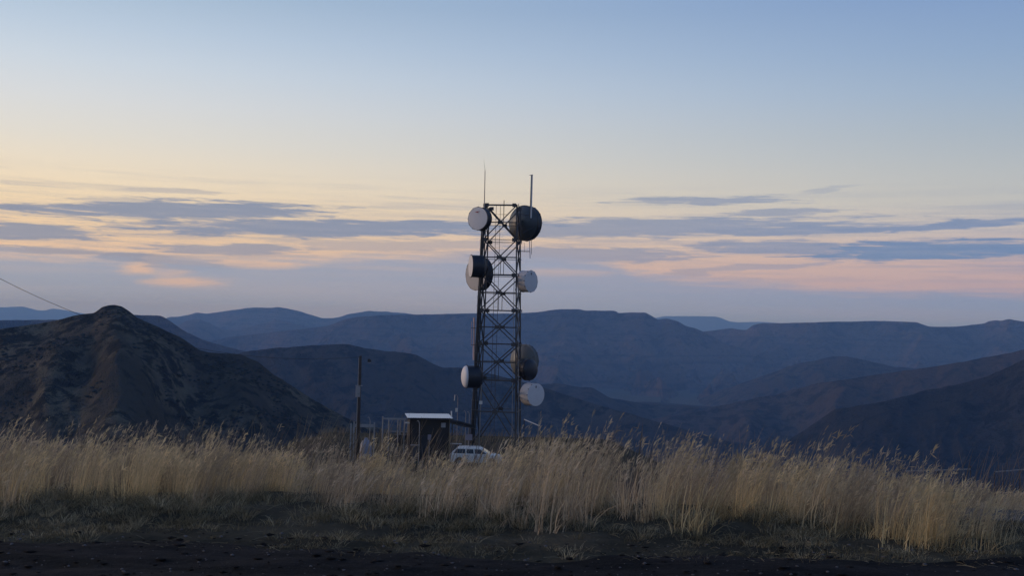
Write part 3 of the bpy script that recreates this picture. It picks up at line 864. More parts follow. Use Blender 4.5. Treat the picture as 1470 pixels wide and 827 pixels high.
for i in range(4):
    mb = MB(); o_ = Vector((CORN[i][0], CORN[i][1], 0))
    mb.tube(corner(i, -0.3), corner(i, ZT + 0.1), 0.09, 4, 0.075, rot=math.pi / 4)
    mb.build('leg', M['steel'], tower)
    MB().box((corner(i, 0).x, corner(i, 0).y, 0.05), (0.8, 0.8, 0.5), taper=0.8).build('footing', M['conc'], tower)
lv = [zat(v) - BZ for v in (297, 346, 396, 446, 494, 545, 634)]
FN = [Vector((0, -1, 0)), Vector((1, 0, 0)), Vector((0, 1, 0)), Vector((-1, 0, 0))]
for f in range(4):
    a, b_, nrm = f, (f + 1) % 4, FN[f]
    off = nrm * 0.02
    for k in range(len(lv) - 1):
        z1, z0 = lv[k], lv[k + 1]
        zm = (z1 * half(z0) + z0 * half(z1)) / (half(z0) + half(z1)); zm = (z0 + z1) / 2
        MB().angle(corner(a, z0) + off, corner(b_, z1) + off, 0.10, 0.02, nrm).build('diagonal_brace', M['steel'], tower)
        MB().angle(corner(b_, z0) + off * 3, corner(a, z1) + off * 3, 0.10, 0.02, nrm).build('diagonal_brace', M['steel'], tower)
        MB().angle(corner(a, zm) + off * 5, corner(b_, zm) + off * 5, (0.11, 0.06, 0.05, 0.06)[f], 0.02, nrm).build('horizontal_brace', M['steel'], tower)
        c = (corner(a, zm) + corner(b_, zm)) / 2 + nrm * 0.13
        d = (0.46, 0.02, 0.30) if f % 2 == 0 else (0.02, 0.46, 0.30)
        MB().box(c, d).build('gusset_plate', M['steel'], tower)
    for k, zz in enumerate(lv[:-1]):
        if not (f == 2 and k == 0):
            wdt = (0.15 if k in (0, 2, 5) else 0.06) if f == 0 else 0.055
            MB().angle(corner(a, zz) + off * 7, corner(b_, zz) + off * 7, wdt, 0.02, nrm).build('horizontal_brace', M['steel'], tower)
        for cc_, other in ((a, b_), (b_, a)):
            c = corner(cc_, zz) * 0.93 + corner(other, zz) * 0.07 + nrm * 0.16
            d = (0.36, 0.02, 0.34) if f % 2 == 0 else (0.02, 0.36, 0.34)
            MB().box(c, d).build('gusset_plate', M['steel'], tower)
# extra rail below the third horizontal and hangers, as on a small work platform
for pyv in ():
    zz = zat(pyv) - BZ
    for f in range(4):
        MB().angle(corner(f, zz) + FN[f] * 0.05, corner((f + 1) % 4, zz) + FN[f] * 0.05, 0.06, 0.015, FN[f]).build('platform_rail', M['steel'], tower)
for (pxv, y0, y1) in ((718.5, 371, 396), (723, 371, 396), (717, 421, 446), (722, 421, 446), (714, 518, 545), (719.5, 520, 545)):
    zz0, zz1 = zat(y1) - BZ, zat(y0) - BZ
    xx = (pxv - 719) * PXM
    MB().tube((xx, -half(zz0) * 0.2, zz0), (xx, -half(zz0) * 0.2, zz1), 0.03, 5).build('hanger', M['steel'], tower)
# ladder inside, cable ladder and cables
zl0, zl1 = 0.3, ZT - 0.1
xl = (711.5 - 720) * PXM
mb = MB()
for dx in (-0.2, 0.2):
    mb.tube((xl + dx, 0.5, zl0), (xl + dx + 0.06, 0.5, zl1 + 0.3), 0.022, 5)
for k in range(int((zl1 - zl0) / 0.4)):
    zz = zl0 + 0.4 * k
    mb.tube((xl - 0.2, 0.5, zz), (xl + 0.2, 0.5, zz), 0.012, 4)
mb.build('ladder', M['steel'], tower)
for dx, dy, rr in ((0.16, 0.05, 0.05), (0.27, 0.1, 0.055), (0.38, 0.02, 0.045), (0.50, 0.08, 0.05), (0.14, 0.3, 0.05)):
    mb = MB(); pts = []
    for k in range(14):
        zz = 1.2 + (ZT * (0.99 if rr > 0.045 else 0.8) - 1.2) * k / 13
        c = corner(0, zz)
        pts.append((c.x + dx - 0.33 + 0.02 * math.sin(k * 2 + dx * 9), c.y + dy - 0.18, zz))
    mb.path(pts, rr, 6); mb.build('cable', M['cable'], tower)
mb = MB()
for k in range(26):
    zz = 0.8 + k * (ZT - 1.5) / 25; c = corner(0, zz)
    mb.box((c.x + 0.0, c.y - 0.1, zz), (0.62, 0.03, 0.04))
mb.build('cable_clamps', M['galv'], tower)
for dx in (-0.33, 0.30):
    a_ = corner(1, 1.0); b2 = corner(1, zat(400) - BZ)
    MB().tube((a_.x + dx, a_.y - 0.05, 1.0), (b2.x + dx * 0.6, b2.y - 0.05, b2.z), 0.03, 5).build('conduit', M['galv'], tower)
a_ = corner(0, zat(600) - BZ); b2 = corner(0, zat(552) - BZ)
MB().tube((a_.x + 0.55, a_.y - 0.1, a_.z - 2.8), (b2.x + 0.55, b2.y - 0.1, b2.z), 0.045, 6).build('conduit', M['galv'], tower)
MB().box((corner(0, zat(576) - BZ).x + 0.6, corner(0, 5).y - 0.22, zat(577) - BZ), (0.26, 0.16, 0.3)).build('junction_box', M['white'], tower)
# top mast with short cross arm
mb = MB(); xx = (725.5 - 721) * PXM
mb.tube((xx, -half(ZT), zat(322) - BZ), (xx, -half(ZT), zat(290) - BZ), 0.035, 5)
mb.tube((xx - 0.45, -half(ZT), zat(310) - BZ), (xx + 0.45, -half(ZT), zat(310) - BZ), 0.018, 5)
mb.build('lightning_rod', M['steel'], tower)


def tower_pt(i, py):
    """world point on leg i at photo height py"""
    c = corner(i, zat(py) - BZ)
    return Matrix.Translation((ax, TY, BZ)) @ Matrix.Rotation(TROT, 4, 'Z') @ c


def dish(px, py, Yd, D, yaw, L, kind, leg, label, cone=0.0, dark=False, logo=False, backing=False, mats=('drumdark', 'radome', 'bowl')):
    """px,py: where the centre of the front rim shows; D diameter px; yaw: degrees from straight at the camera, + to the right; L shroud length in px"""
    k = Yd / F
    Rr = D * k / 2; Ls = L * k
    d = Vector((math.sin(R(yaw)), -math.cos(R(yaw)), 0))
    rz = math.atan2(-d.x, d.y)
    front = P(px, py, Yd)
    root = empty('dish_antenna', front - d * Ls, rz)
    tag(root, label, 'dish antenna', 'dish antennas on the tower')
    dp = 0.30 * Rr * 1.4
    # reflector bowl
    prof = [(-dp * (1 - (t / 10) ** 2), max(Rr * t / 10, 0.001)) for t in range(11)]
    refl = MB().lathe(prof).build('reflector', M[mats[2]], root, True)
    # back hub ring
    MB().lathe([(-dp - 0.14, 0.001), (-dp - 0.14, Rr * 0.16), (-dp + 0.03, Rr * 0.20)], 20).build('hub', M['steel'], refl)
    # shroud with corrugation bands
    s_ = MB().lathe([(0.0, Rr), (0.0, Rr * 1.025), (Ls * 0.06 + 0.01, Rr * 1.025), (Ls * 0.08 + 0.01, Rr * 1.0), (Ls * 0.46, Rr), (Ls * 0.48, Rr * 1.008), (Ls * 0.52, Rr * 1.008), (Ls * 0.54, Rr), (Ls * 0.96, Rr * 1.0), (Ls * 0.965, Rr * 1.02), (Ls, Rr * 1.02), (Ls, Rr * 0.97)], 44)
    s_.build('shroud', M[mats[0]], root)
    if cone:
        rp = [(Ls + cone * Rr * math.cos(t * math.pi / 16) ** 0.9, max(Rr * 0.985 * math.sin(t * math.pi / 16), 0.001)) for t in range(9)]
    else:
        rp = [(Ls + 0.045 * Rr * (1 - (t / 6) ** 2), max(Rr * 0.985 * t / 6, 0.001)) for t in range(7)]
    rp = rp[::-1] if cone == 0 else rp
    rd = MB().lathe(rp, 44).build('radome', M[mats[1]], root, True)
    if logo == 'red':
        v = [(0.28 * Rr, 0.44), (0.02 * Rr, 0.50), (-0.30 * Rr, 0.60), (-0.02 * Rr, 0.40), (0.06 * Rr, 0.46)]
        poly = [(0.35 * Rr, 0.52 * Rr), (-0.10 * Rr, 0.56 * Rr), (-0.26 * Rr, 0.68 * Rr), (0.12 * Rr, 0.62 * Rr)]
        poly = [(-a, b) for a, b in [(-0.30 * Rr, 0.57 * Rr), (0.02 * Rr, 0.50 * Rr), (0.12 * Rr, 0.47 * Rr), (0.02 * Rr, 0.56 * Rr), (0.32 * Rr, 0.63 * Rr), (0.0, 0.62 * Rr)]]
        MB().prism(poly, Ls + 0.048 * Rr, Ls + 0.055 * Rr).build('logo_mark', M['logo'], rd)
    elif logo == 'vent':
        MB().box((0.05 * Rr, Ls + 0.04 * Rr, 0.70 * Rr), (0.10 * Rr, 0.03, 0.20 * Rr)).build('logo_mark', M['steel'], rd)
    # mount: short mast on the tower leg, arms to the hub, side strut
    inv = (Matrix.Translation(root.location) @ Matrix.Rotation(rz, 4, 'Z')).inverted()
    lp = inv @ tower_pt(leg, py)
    hubp = Vector((0, -dp - 0.12, 0))
    mt = MB()
    mt.tube(lp + Vector((0, 0, -Rr * 0.55)), lp + Vector((0, 0, Rr * 0.55)), 0.075, 8)
    for zz in (-0.3, 0.3):
        mt.tube(hubp + Vector((0, 0, zz * Rr * 0.4)), lp + Vector((0, 0, zz * Rr * 0.9)), 0.06, 6)
    mt.build('mount', M['steel'], root)
    sx_ = Rr * 0.9 * (1 if lp.x > 0 else -1)
    MB().tube((sx_, 0.02, -0.2 * Rr), lp + Vector((0, 0, -Rr * 0.5)), 0.03, 5).build('side_strut', M['steel'], root)
    fd = MB(); q0 = hubp + Vector((0.05, -0.02, 0)); q1 = lp + Vector((0.1, 0.1, -Rr * 0.9))
    fd.path([q0 + (q1 - q0) * (t / 6) + Vector((0, -0.18 * math.sin(math.pi * t / 6), -0.30 * math.sin(math.pi * t / 6))) for t in range(7)], 0.035, 5)
    fd.build('feed_cable', M['cable'], root)
    cb_ = MB()
    for t in range(12):
        a_ = t * math.pi / 6
        cb_.box((Rr * 1.02 * math.cos(a_), Ls * 0.95, Rr * 1.02 * math.sin(a_)), (0.07, 0.10, 0.07))
    cb_.build('rim_clamps', M['steel'], root)
    if backing:
        for t in range(6):
            a_ = t * math.pi / 3 + 0.3
            MB().tube((0.16 * Rr * math.cos(a_), -dp - 0.06, 0.16 * Rr * math.sin(a_)), (0.96 * Rr * math.cos(a_), -0.06, 0.96 * Rr * math.sin(a_)), 0.03, 4).build('backing_rib', M['steel'], root)
    return root


LT = ('drumlight', 'radome', 'drumlight')
dish(685.8, 313.5, 102.6, 33, -31, 12, 'drum', 0, 'round white faced dish with a small red mark at the top left of the tower', logo='red')
dish(757.5, 321, 108.5, 50, 143, 11, 'drum', 2, 'largest dark dish seen from behind at the top right of the tower', backing=True, mats=('drumdark', 'radome', 'bowl'))
dish(683.0, 393, 108.0, 47, -50, 13, 'drum', 3, 'large pale dish half hidden behind the left tower leg, below the dark drum', mats=('drumdark', 'radomegrey', 'bowl'))
dish(675.5, 382, 102.8, 32, -76, 17, 'drum', 0, 'dark drum dish with a pale face pointing left, upper left of the tower', mats=('drumdark', 'radome', 'drumdark'))
dish(762.5, 404, 104, 31, 52, 15, 'drum', 1, 'white drum dish pointing right at mid height of the tower, in front of the sky', logo='vent', mats=('drumlight', 'radome', 'drumlight'))
dish(669.3, 541, 103.5, 32, -76, 18, 'drum', 0, 'dark drum dish with a bulging white face pointing left, low on the tower', cone=0.42, mats=('drumdark', 'radome', 'drumdark'))
dish(755.0, 518, 108.0, 46, 140, 7, 'drum', 2, 'large grey dish seen from behind, low on the right of the tower', backing=True, mats=('bowlgrey', 'radome', 'bowlgrey'))
dish(760.5, 531, 104.2, 31, 50, 6, 'drum', 1, 'small black dish with a pointed dark cover in front of the large grey dish', cone=0.5, mats=('drumdark', 'drumdark', 'drumdark'))
dish(769.5, 567, 103.5, 32, 41, 17, 'drum', 1, 'lowest white drum dish on the right side of the tower', logo='vent', mats=('drumlight', 'radome', 'drumlight'))


# antennas
def rod_thing(name, loc, label, cat, group=None):
    return tag(empty(name, loc), label, cat, group)


a0 = P(695.0, 312, 103.2); root = rod_thing('whip_antenna', a0, 'thin tall whip antenna standing above the top left dish', 'antenna')
def rel(root, p): return Vector(p) - Vector(root.location)
MB().tube((0, 0, 0), rel(root, P(696.3, 245, 103.2)), 0.05, 6, 0.035).build('rod', M['galv'], root)
MB().tube(rel(root, P(696.3, 245, 103.2)), rel(root, P(694.4, 228, 103.2)), 0.018, 5, 0.008).build('whip_tip', M['galv'], root)
a0 = P(762.3, 313, 104.2); root = rod_thing('panel_antenna', a0, 'tall narrow pale panel antenna standing above the big dark dish', 'antenna')
tp = rel(root, P(764, 251, 104.2))
MB().tube((0, 0, 0), tp, 0.10, 4, 0.085, rot=math.pi / 4).build('panel', M['drumlight'], root)
MB().tube(Vector((-0.10, 0.05, 0)), tp + Vector((-0.08, 0.05, 0)), 0.05, 5).build('back_spine', M['steel'], root)
MB().tube(tp + Vector((-0.25, 0, -0.02)), tp + Vector((0.08, 0, 0.03)), 0.025, 5).build('top_arm', M['galv'], root)
MB().tube((-0.1, 0, 0.3), rel(root, tower_pt(1, 309)), 0.04, 5).build('bracket', M['steel'], root)
a0 = P(760.5, 361, 104.2); root = rod_thing('dipole_antenna', a0, 'short hanging pair of rods on an arm below the big dark dish', 'antenna')
MB().tube((0, 0, 0), rel(root, tower_pt(1, 362)), 0.035, 5).build('arm', M['steel'], root)
MB().tube(rel(root, P(760, 345, 104.2)), rel(root, P(761, 371, 104.2)), 0.04, 5).build('rod', M['drumlight'], root)
MB().tube(rel(root, P(762.7, 343, 104.2)), rel(root, P(762.9, 365, 104.2)), 0.03, 5).build('rod', M['galv'], root)
MB().tube(rel(root, P(752.5, 348, 104.2)), rel(root, P(753, 362, 104.2)), 0.015, 4).build('stay', M['steel'], root)
a0 = P(680.0, 517, 103.8); root = rod_thing('dipole_antenna', a0, 'upright pinkish rod antenna on two short arms left of the tower leg', 'antenna')
MB().tube((0, 0, 0), rel(root, P(680.6, 456, 103.8)), 0.085, 6).build('rod', M['rose'], root)
MB().tube(rel(root, P(676.4, 497, 103.8)), rel(root, P(677.0, 462, 103.8)), 0.03, 5).build('side_rod', M['rose'], root)
for py in (471, 495):
    MB().tube(rel(root, P(676.2, py, 103.8)), rel(root, tower_pt(0, py + 1)), 0.03, 5).build('arm', M['steel'], root)

# ------------------------------------------------------------------ equipment hut
HY = 100.0; hk = HY / F
hx0, hx1 = P(588.5, 610, HY).x, P(646, 610, HY).x
zr = P(615, 600, HY).z; hz = gz((hx0 + hx1) / 2, HY)
hw_, hh_ = hx1 - hx0, zr - hz; hd_ = 3.4
hut = empty('equipment_hut', ((hx0 + hx1) / 2, HY, hz), R(9))
tag(hut, 'small dark brown equipment hut with a pale sheet metal roof left of the tower', 'hut')
MB().box((0, hd_ / 2, hh_ / 2 - 0.1), (hw_, hd_, hh_ + 0.2)).build('wall', M['brown'], hut)
# corrugated mono-pitch roof, sheet by sheet
ns = 9; sw = (hw_ + 0.5) / ns
for i in range(ns):
    mb = MB(); x0 = -(hw_ + 0.5) / 2 + i * sw
    nn = 6; v = []; f = []
    for j in range(nn + 1):
        xx = x0 + sw * 1.0 * j / nn; dz = 0.022 * (j % 2) + 0.004 * (i % 2)
        for (yy, zz) in ((-0.30, -0.02), (hd_ + 0.2, 0.06)):
            v.append((xx, yy, hh_ + zz + dz)); v.append((xx, yy, hh_ + zz + dz + 0.012))
    for j in range(nn):
        a = 4 * j; b = a + 4
        f += [(a + 1, b + 1, b + 3, a + 3), (a, a + 2, b + 2, b), (a, b, b + 1, a + 1), (a + 2, a + 3, b + 3, b + 2)]
    f += [(0, 1, 3, 2), (4 * nn, 4 * nn + 2, 4 * nn + 3, 4 * nn + 1)]
    new_mesh('roof_sheet', v, f, M['roof'], hut)
MB().box((0, -0.27, hh_ - 0.10), (hw_ + 0.5, 0.03, 0.10)).build('fascia', M['darkbox'], hut)
MB().prism([(-hw_ / 2, 0), (hw_ / 2, 0), (hw_ / 2, 0.01), (-hw_ / 2, 0.01)], 0.02, 0.03)
for sx_ in (-1, 1):
    o = new_mesh('gable', [(sx_ * (hw_ / 2 - 0.002), 0.0, hh_), (sx_ * (hw_ / 2 - 0.002), hd_, hh_), (sx_ * (hw_ / 2 - 0.002), hd_, hh_ + 0.05),
                           (sx_ * (hw_ / 2 - 0.08), 0.0, hh_), (sx_ * (hw_ / 2 - 0.08), hd_, hh_), (sx_ * (hw_ / 2 - 0.08), hd_, hh_ + 0.05)],
                 [(0, 1, 2), (5, 4, 3), (0, 3, 4, 1), (1, 4, 5, 2), (2, 5, 3, 0)], M['brown'], hut)
MB().box((0.95 + 0.25, -0.03, hh_ - 0.65), (0.40, 0.06, 0.42)).build('vent', M['palegrey'], hut, bevel=0.01)
dr = MB().box((-0.6, -0.025, 1.05), (0.9, 0.05, 2.1)).build('door', M['darkbox'], hut)
MB().box((-0.28, -0.075, 1.05), (0.04, 0.06, 0.14)).build('handle', M['galv'], dr)
MB().box((-hw_ / 2 - 0.20, 0.3, hh_ - 0.50), (0.45, 0.25, 0.12)).build('wall_lamp', M['white'], hut)
for k in range(7):
    zz = 0.4 + k * 0.48
    MB().box((0, -0.006, zz), (hw_ + 0.01, 0.02, 0.04)).build('cladding_batten', M['brown'], hut)

# cable bridge hut -> tower
br = empty('cable_bridge', P(664, 606, 101.5)); tag(br, 'dark cable bridge sagging between the hut roof and the tower leg', 'cable bridge')
pA = rel(br, P(644, 604, 101.2)); pB = rel(br, tower_pt(0, 611))
def lerp(a, b, t): return a + (b - a) * t
for off_ in (-0.2, 0.2):
    MB().path([lerp(pA, pB, t / 6) + Vector((0, off_, -0.10 * math.sin(math.pi * t / 6) - 0.12)) for t in range(7)], 0.05, 4).build('rail', M['steel'], br)
mb = MB()
for t in range(9):
    c = lerp(pA, pB, t / 8); mb.tube(c + Vector((0, -0.2, -0.14)), c + Vector((0, 0.2, -0.14)), 0.03, 4)
mb.build('rungs', M['steel'], br)
for q in range(7):
    MB().path([lerp(pA, pB, t / 8) + Vector((0, -0.18 + 0.06 * q, 0.02 + 0.05 * (q % 3) + 0.18 * math.sin(math.pi * t / 8) * (0.5 if q % 2 else 0.2) - 0.1)) for t in range(9)], 0.06, 6).build('cable', M['cable'], br)
for t in (0.15, 0.85):
    c = lerp(pA, pB, t); MB().tube(c + Vector((0, 0, -0.1)), (c.x, c.y, gz(c.x + br.location.x, c.y + br.location.y) - br.location.z - 0.1), 0.05, 5).build('support_post', M['steel'], br)


# ------------------------------------------------------------------ posts, frames and small things by the hut
def hooked(px, py_top, Yp, label, hook=0.22, r=0.028, name='fence_post', group='bent top fence posts by the hut', cat='post', mat='palegrey'):
    t = P(px, py_top, Yp); g0 = gz(t.x, Yp); root = empty(name, (t.x, Yp, g0))
    tag(root, label, cat, group)
    h_ = t.z - g0
    MB().tube((0, 0, -0.2), (0, 0, h_ - 0.3), r, 6).build('shaft', M[mat], root)
    MB().path([(0, 0, h_ - 0.3), (-0.06, 0, h_ - 0.1), (-hook * 0.6, 0, h_), (-hook, 0, h_ - 0.08)], r * 0.9, 5).build('bent_arm', M[mat], root)
    return root


hooked(531.5, 599, 99, 'thin fence post with a bent top behind the left gate frame')
hooked(669, 590, 108, 'short white bent top post just left of the tower, taller of the two')
hooked(674, 591, 110, 'short white bent top post closest to the left tower leg')
r_ = hooked(657.5, 567, 107, 'tall thin hooked lamp post rising between the hut and the tower', 0.30, 0.028, 'lamp_post', None, 'lamp post', 'galv')
t = P(653, 574, 107); MB().tube(rel(r_, t) + Vector((0, 0, 0.45)), rel(r_, t) + Vector((-0.05, 0, -0.1)), 0.035, 6).build('lamp_head', M['white'], r_)
t = P(655.5, 589, 107); MB().box(rel(r_, t), (0.22, 0.15, 0.36)).build('lamp_box', M['white'], r_, bevel=0.03)
t = P(648.3, 592, 101); v = empty('vent_pipe', (t.x, 101.6, zr)); tag(v, 'short white vent pipe standing at the right end of the hut roof', 'pipe')
MB().tube((0, 0, -0.3), rel(v, t) * 0 + Vector((-0.05, 0, t.z - zr + 0.05)), 0.06, 8).build('pipe', M['white'], v)

GYp = 97.0
gf = empty('gate_frame', (P(522, 640, GYp).x, GYp, gz(P(522, 640, GYp).x, GYp))); tag(gf, 'pale gate frame with two posts and a thick top beam behind the wooden pole', 'gate frame')
for px, py in ((504, 608), (508.3, 606), (537.5, 607)):
    t = P(px, py, GYp); MB().box((t.x - gf.location.x, 0, (t.z - gf.location.z) / 2 - 0.1), (0.11, 0.11, t.z - gf.location.z + 0.2)).build('post', M['palegrey'], gf)
a, b = rel(gf, P(508.5, 611.5, GYp)), rel(gf, P(537, 611.5, GYp))
MB().box(((a.x + b.x) / 2, 0, (a.z + b.z) / 2), (b.x - a.x - 0.115, 0.09, 0.27)).build('top_beam', M['palegrey'], gf)

FY = 101.0
fr = empty('pipe_stand', (P(566, 640, FY).x, FY, gz(P(566, 640, FY).x, FY))); tag(fr, 'open metal pipe stand with two rails against the left wall of the hut', 'stand')
for i, (px, py, yy) in enumerate(((549.7, 598, 0), (558.4, 603, 0.9), (571.6, 602, 0), (575, 604, 0.9), (581, 601, 0))):
    t = P(px, py, FY + yy); MB().tube((t.x - fr.location.x, yy, -0.2), (t.x - fr.location.x, yy, t.z - fr.location.z), 0.055, 6).build('post', M['palegrey'], fr)
a, b = rel(fr, P(550.5, 601.3, FY)), rel(fr, P(583, 601.3, FY))
MB().box(((a.x + b.x) / 2, -0.02, a.z), (b.x - a.x, 0.08, 0.16)).build('top_rail', M['palegrey'], fr)
a, b = rel(fr, P(558, 621, FY)), rel(fr, P(583, 621, FY))
MB().box(((a.x + b.x) / 2, 0.9, a.z), (b.x - a.x, 0.06, 0.10)).build('lower_rail', M['palegrey'], fr)
MB().box(rel(fr, P(574, 634, FY)) + Vector((0, 0.5, 0)), (1.1, 0.8, 1.1)).build('cabinet', M['darkbox'], fr, bevel=0.03)

tY = 90.0; t = P(525.5, 631, tY); g0 = gz(t.x, tY)
tk = empty('water_tank', (t.x, tY, g0)); tag(tk, 'pale grey round shouldered water tank beside the wooden pole', 'tank')
def zlathe(prof, n=28):
    mb = MB().lathe(prof, n); mb.v = [(x, -z, y) for x, y, z in mb.v]; return mb
h_ = t.z - g0 + 0.1
zlathe([(0, 0.001), (0, 0.50), (h_ * 0.25, 0.51), (h_ * 0.26, 0.49), (h_ * 0.45, 0.5), (h_ * 0.46, 0.48), (h_ - 0.75, 0.48), (h_ - 0.45, 0.42), (h_ - 0.22, 0.28), (h_ - 0.10, 0.16), (h_ - 0.09, 0.001)]).build('tank_body', M['tank'], tk, False)
zlathe([(h_ - 0.12, 0.17), (h_ - 0.02, 0.17), (h_, 0.12), (h_, 0.001)]).build('lid', M['tank'], tk)

for (px, py, Yp, ww, hh2, lab) in ((616.5, 628, 96, 0.30, 0.45, 'small pale notice plate on a post in front of the hut wall'), (673, 628, 97, 0.62, 0.52, 'wider pinkish notice plate on a post between hut and tower')):
    t = P(px, py, Yp); g0 = gz(t.x, Yp); s_ = empty('notice_sign', (t.x, Yp, g0)); tag(s_, lab, 'sign', 'notice signs by the hut')
    MB().tube((0, 0, -0.2), (0, 0, t.z - g0 + hh2 / 2), 0.035, 6).build('post', M['galv'], s_)
    MB().box((0, -0.05, t.z - g0), (ww, 0.02, hh2)).build('plate', M['sign'], s_)

a, b = P(752.5, 602.5, 100), P(775, 612, 99)
rl = empty('barrier_pole', (b.x, b.y, gz(b.x, b.y))); tag(rl, 'slanting pale barrier pole right of the tower foot', 'barrier')
MB().tube(rel(rl, a), rel(rl, b), 0.045, 6).build('boom', M['white'], rl)
for q in (a, b): MB().tube((rel(rl, q).x, rel(rl, q).y, -0.3), rel(rl, q), 0.04, 5).build('post', M['wood'], rl)

hooked(602.5, 604, 93, 'thin bent top fence post in front of the middle of the hut wall')
for px, wdt_, hgt_, lab in ((596, 0.7, 1.3, 'dark equipment cabinet at the left foot of the hut wall'), (655, 0.9, 1.5, 'dark equipment cabinet under the cable bridge')):
    t = P(px, 630, 98.6); g0 = gz(t.x, 98.6); cbn = empty('equipment_cabinet', (t.x, 98.6, g0)); tag(cbn, lab, 'cabinet', 'equipment cabinets by the hut')
    MB().box((0, 0, hgt_ / 2), (wdt_, 0.6, hgt_)).build('case', M['darkbox'], cbn, bevel=0.02)
    MB().box((0, -0.31, hgt_ / 2), (wdt_ - 0.12, 0.02, hgt_ - 0.15)).build('door', M['steel'], cbn)
    MB().box((0, 0, hgt_ + 0.03), (wdt_ + 0.1, 0.7, 0.05)).build('lid', M['galv'], cbn)

# utility pole with box, lamp and cable
PY = 85.0; t = P(517.6, 511, PY); g0 = gz(t.x, PY)
up_ = empty('utility_pole', (t.x, PY, g0)); tag(up_, 'dark wooden utility pole with a pale box, standing alone left of the hut', 'utility pole')
H_ = t.z - g0
MB().tube((0, 0, -0.3), (0, 0, H_), 0.13, 10, 0.10).build('pole_shaft', M['wood'], up_, True)
MB().tube((-0.15, -0.06, 0.2), (-0.12, -0.06, H_ - 0.15), 0.028, 5).build('conduit', M['palegrey'], up_)
bx = rel(up_, P(514.3, 562.5, PY)); MB().box((bx.x, -0.17, bx.z), (0.34, 0.2, 0.80)).build('meter_box', M['palegrey'], up_, bevel=0.02)
MB().box((bx.x + 0.05, -0.12, bx.z + 0.46), (0.5, 0.3, 0.05)).build('box_bracket', M['galv'], up_)
lh = rel(up_, P(530.6, 518, PY))
MB().tube((0, 0, lh.z + 0.12), lh + Vector((0, 0, 0.10)), 0.008, 4).build('lamp_arm', M['steel'], up_)
lmp = MB().prism([(lh.x - 0.14, lh.z - 0.12), (lh.x + 0.12, lh.z - 0.10), (lh.x + 0.14, lh.z + 0.04), (lh.x - 0.02, lh.z + 0.15), (lh.x - 0.14, lh.z + 0.12)], -0.13, 0.13).build('floodlight', M['darkbox'], up_)
MB().box((lh.x - 0.01, 0, lh.z - 0.15), (0.20, 0.18, 0.03)).build('lens', M['palegrey'], lmp)

pts = []
for i in range(41):
    xx = -420 + (516.8 + 420) * i / 40
    yy = 400 + 0.518 * xx - 0.00058 * xx * xx
    f_ = (xx + 420) / 936.8
    pts.append(P(xx, yy, 1.0) if False else (Vector((0, 0, EYE)) + ray(xx, yy) * ((46 + (PY - 46) * f_) / ray(xx, yy).y)))
cb = MB()
o0 = Vector(pts[-1])
cb.path([p - o0 for p in pts], 0.014, 5)
cb = cb.build('power_cable', M['cable'], None, loc=o0)
tag(cb, 'thin dark overhead cable sagging from the upper left towards the wooden pole', 'cable')

# pipe railings on the slope at the right
for (xa, xb, ya, yb, Yp, lab) in ((1300, 1393, 677, 674, 42, 'longer pale pipe railing on the right slope, left of the gap'),
                                  (1428, 1500, 678, 672, 42, 'short pale pipe railing at the right edge behind the grass')):
    a, b = P(xa, ya, Yp), P(xb, yb, Yp)
    rr_ = empty('pipe_railing', (a.x, Yp, gz(a.x, Yp))); tag(rr_, lab, 'railing', 'pipe railings on the right slope')
    MB().tube(rel(rr_, a), rel(rr_, b), 0.026, 6).build('rail', M['palegrey'], rr_)
    for q in (0.0, 0.5, 1.0):
        c = a + (b - a) * q; up2 = 0.12 if q == 1.0 and xa < 1400 else 0.0
        MB().tube((c.x - a.x, 0, gz(c.x, Yp) - rr_.location.z - 0.2), (c.x - a.x, 0, c.z - rr_.location.z + up2), 0.018, 5).build('post', M['wood'], rr_)

# ------------------------------------------------------------------ parked station wagon
CY = 95.0; ck = CY / F
c0, c1 = P(645.5, 660, CY), P(721, 660, CY)
cxm = (c0.x + c1.x) / 2; LEN = c1.x - c0.x
zroof = P(672, 643.5, CY).z; gcar = gz(cxm, CY + 0.8)
car = empty('parked_car', (cxm, CY + 0.8, gcar), R(-4)); tag(car, 'white station wagon with a roof rack parked in the grass in front of the tower', 'car')
sH = zroof - gcar; L2 = LEN / 2
def U_(px): return (P(px, 655, CY).x - cxm)
body_low = [(-L2, 0.42), (-L2 + 0.03, 0.95), (-L2 + 0.1, 1.02), (U_(704), 1.02), (U_(708), 1.04), (L2 - 0.25, 0.95), (L2 - 0.05, 0.82), (L2, 0.5), (L2 - 0.08, 0.3), (-L2 + 0.1, 0.32)]
# wheel arches cut along the bottom line
wx = (-L2 + 0.88, L2 - 0.85); wr = 0.34
bot = []
def arch(cx, r=0.40):
    return [(cx + r * math.cos(a), 0.34 + r * math.sin(a)) for a in [math.pi * k / 8 for k in range(9)]]
low = [(-L2, 0.42), (-L2 + 0.02, 0.95), (-L2 + 0.1, 1.0), (U_(704), 1.0), (U_(709), 1.0), (L2 - 0.25, 0.92), (L2 - 0.05, 0.80), (L2, 0.5), (L2 - 0.08, 0.3)] + \
      arch(wx[1]) + [(0.0, 0.30)] + arch(wx[0]) + [(-L2 + 0.1, 0.32)]
low = low[::-1]
MB().prism(low, -0.84, 0.84).build('body', M['white'], car, bevel=0.03)
gh = [(-L2 + 0.05, 1.0), (U_(655), sH - 0.08), (U_(658), sH), (U_(688), sH - 0.01), (U_(692), sH - 0.06), (U_(705), 1.0)]
mb = MB(); n0 = len(gh)
for (sgn) in (-1, 1):
    for (x_, z_) in gh:
        k = (z_ - 1.0) / (sH - 1.0); mb.v.append((x_, sgn * (0.80 - 0.15 * k), z_))
mb.f += [tuple(range(n0)), tuple(range(2 * n0 - 1, n0 - 1, -1))] + [(i, n0 + i, n0 + (i + 1) % n0, (i + 1) % n0) for i in range(n0)]
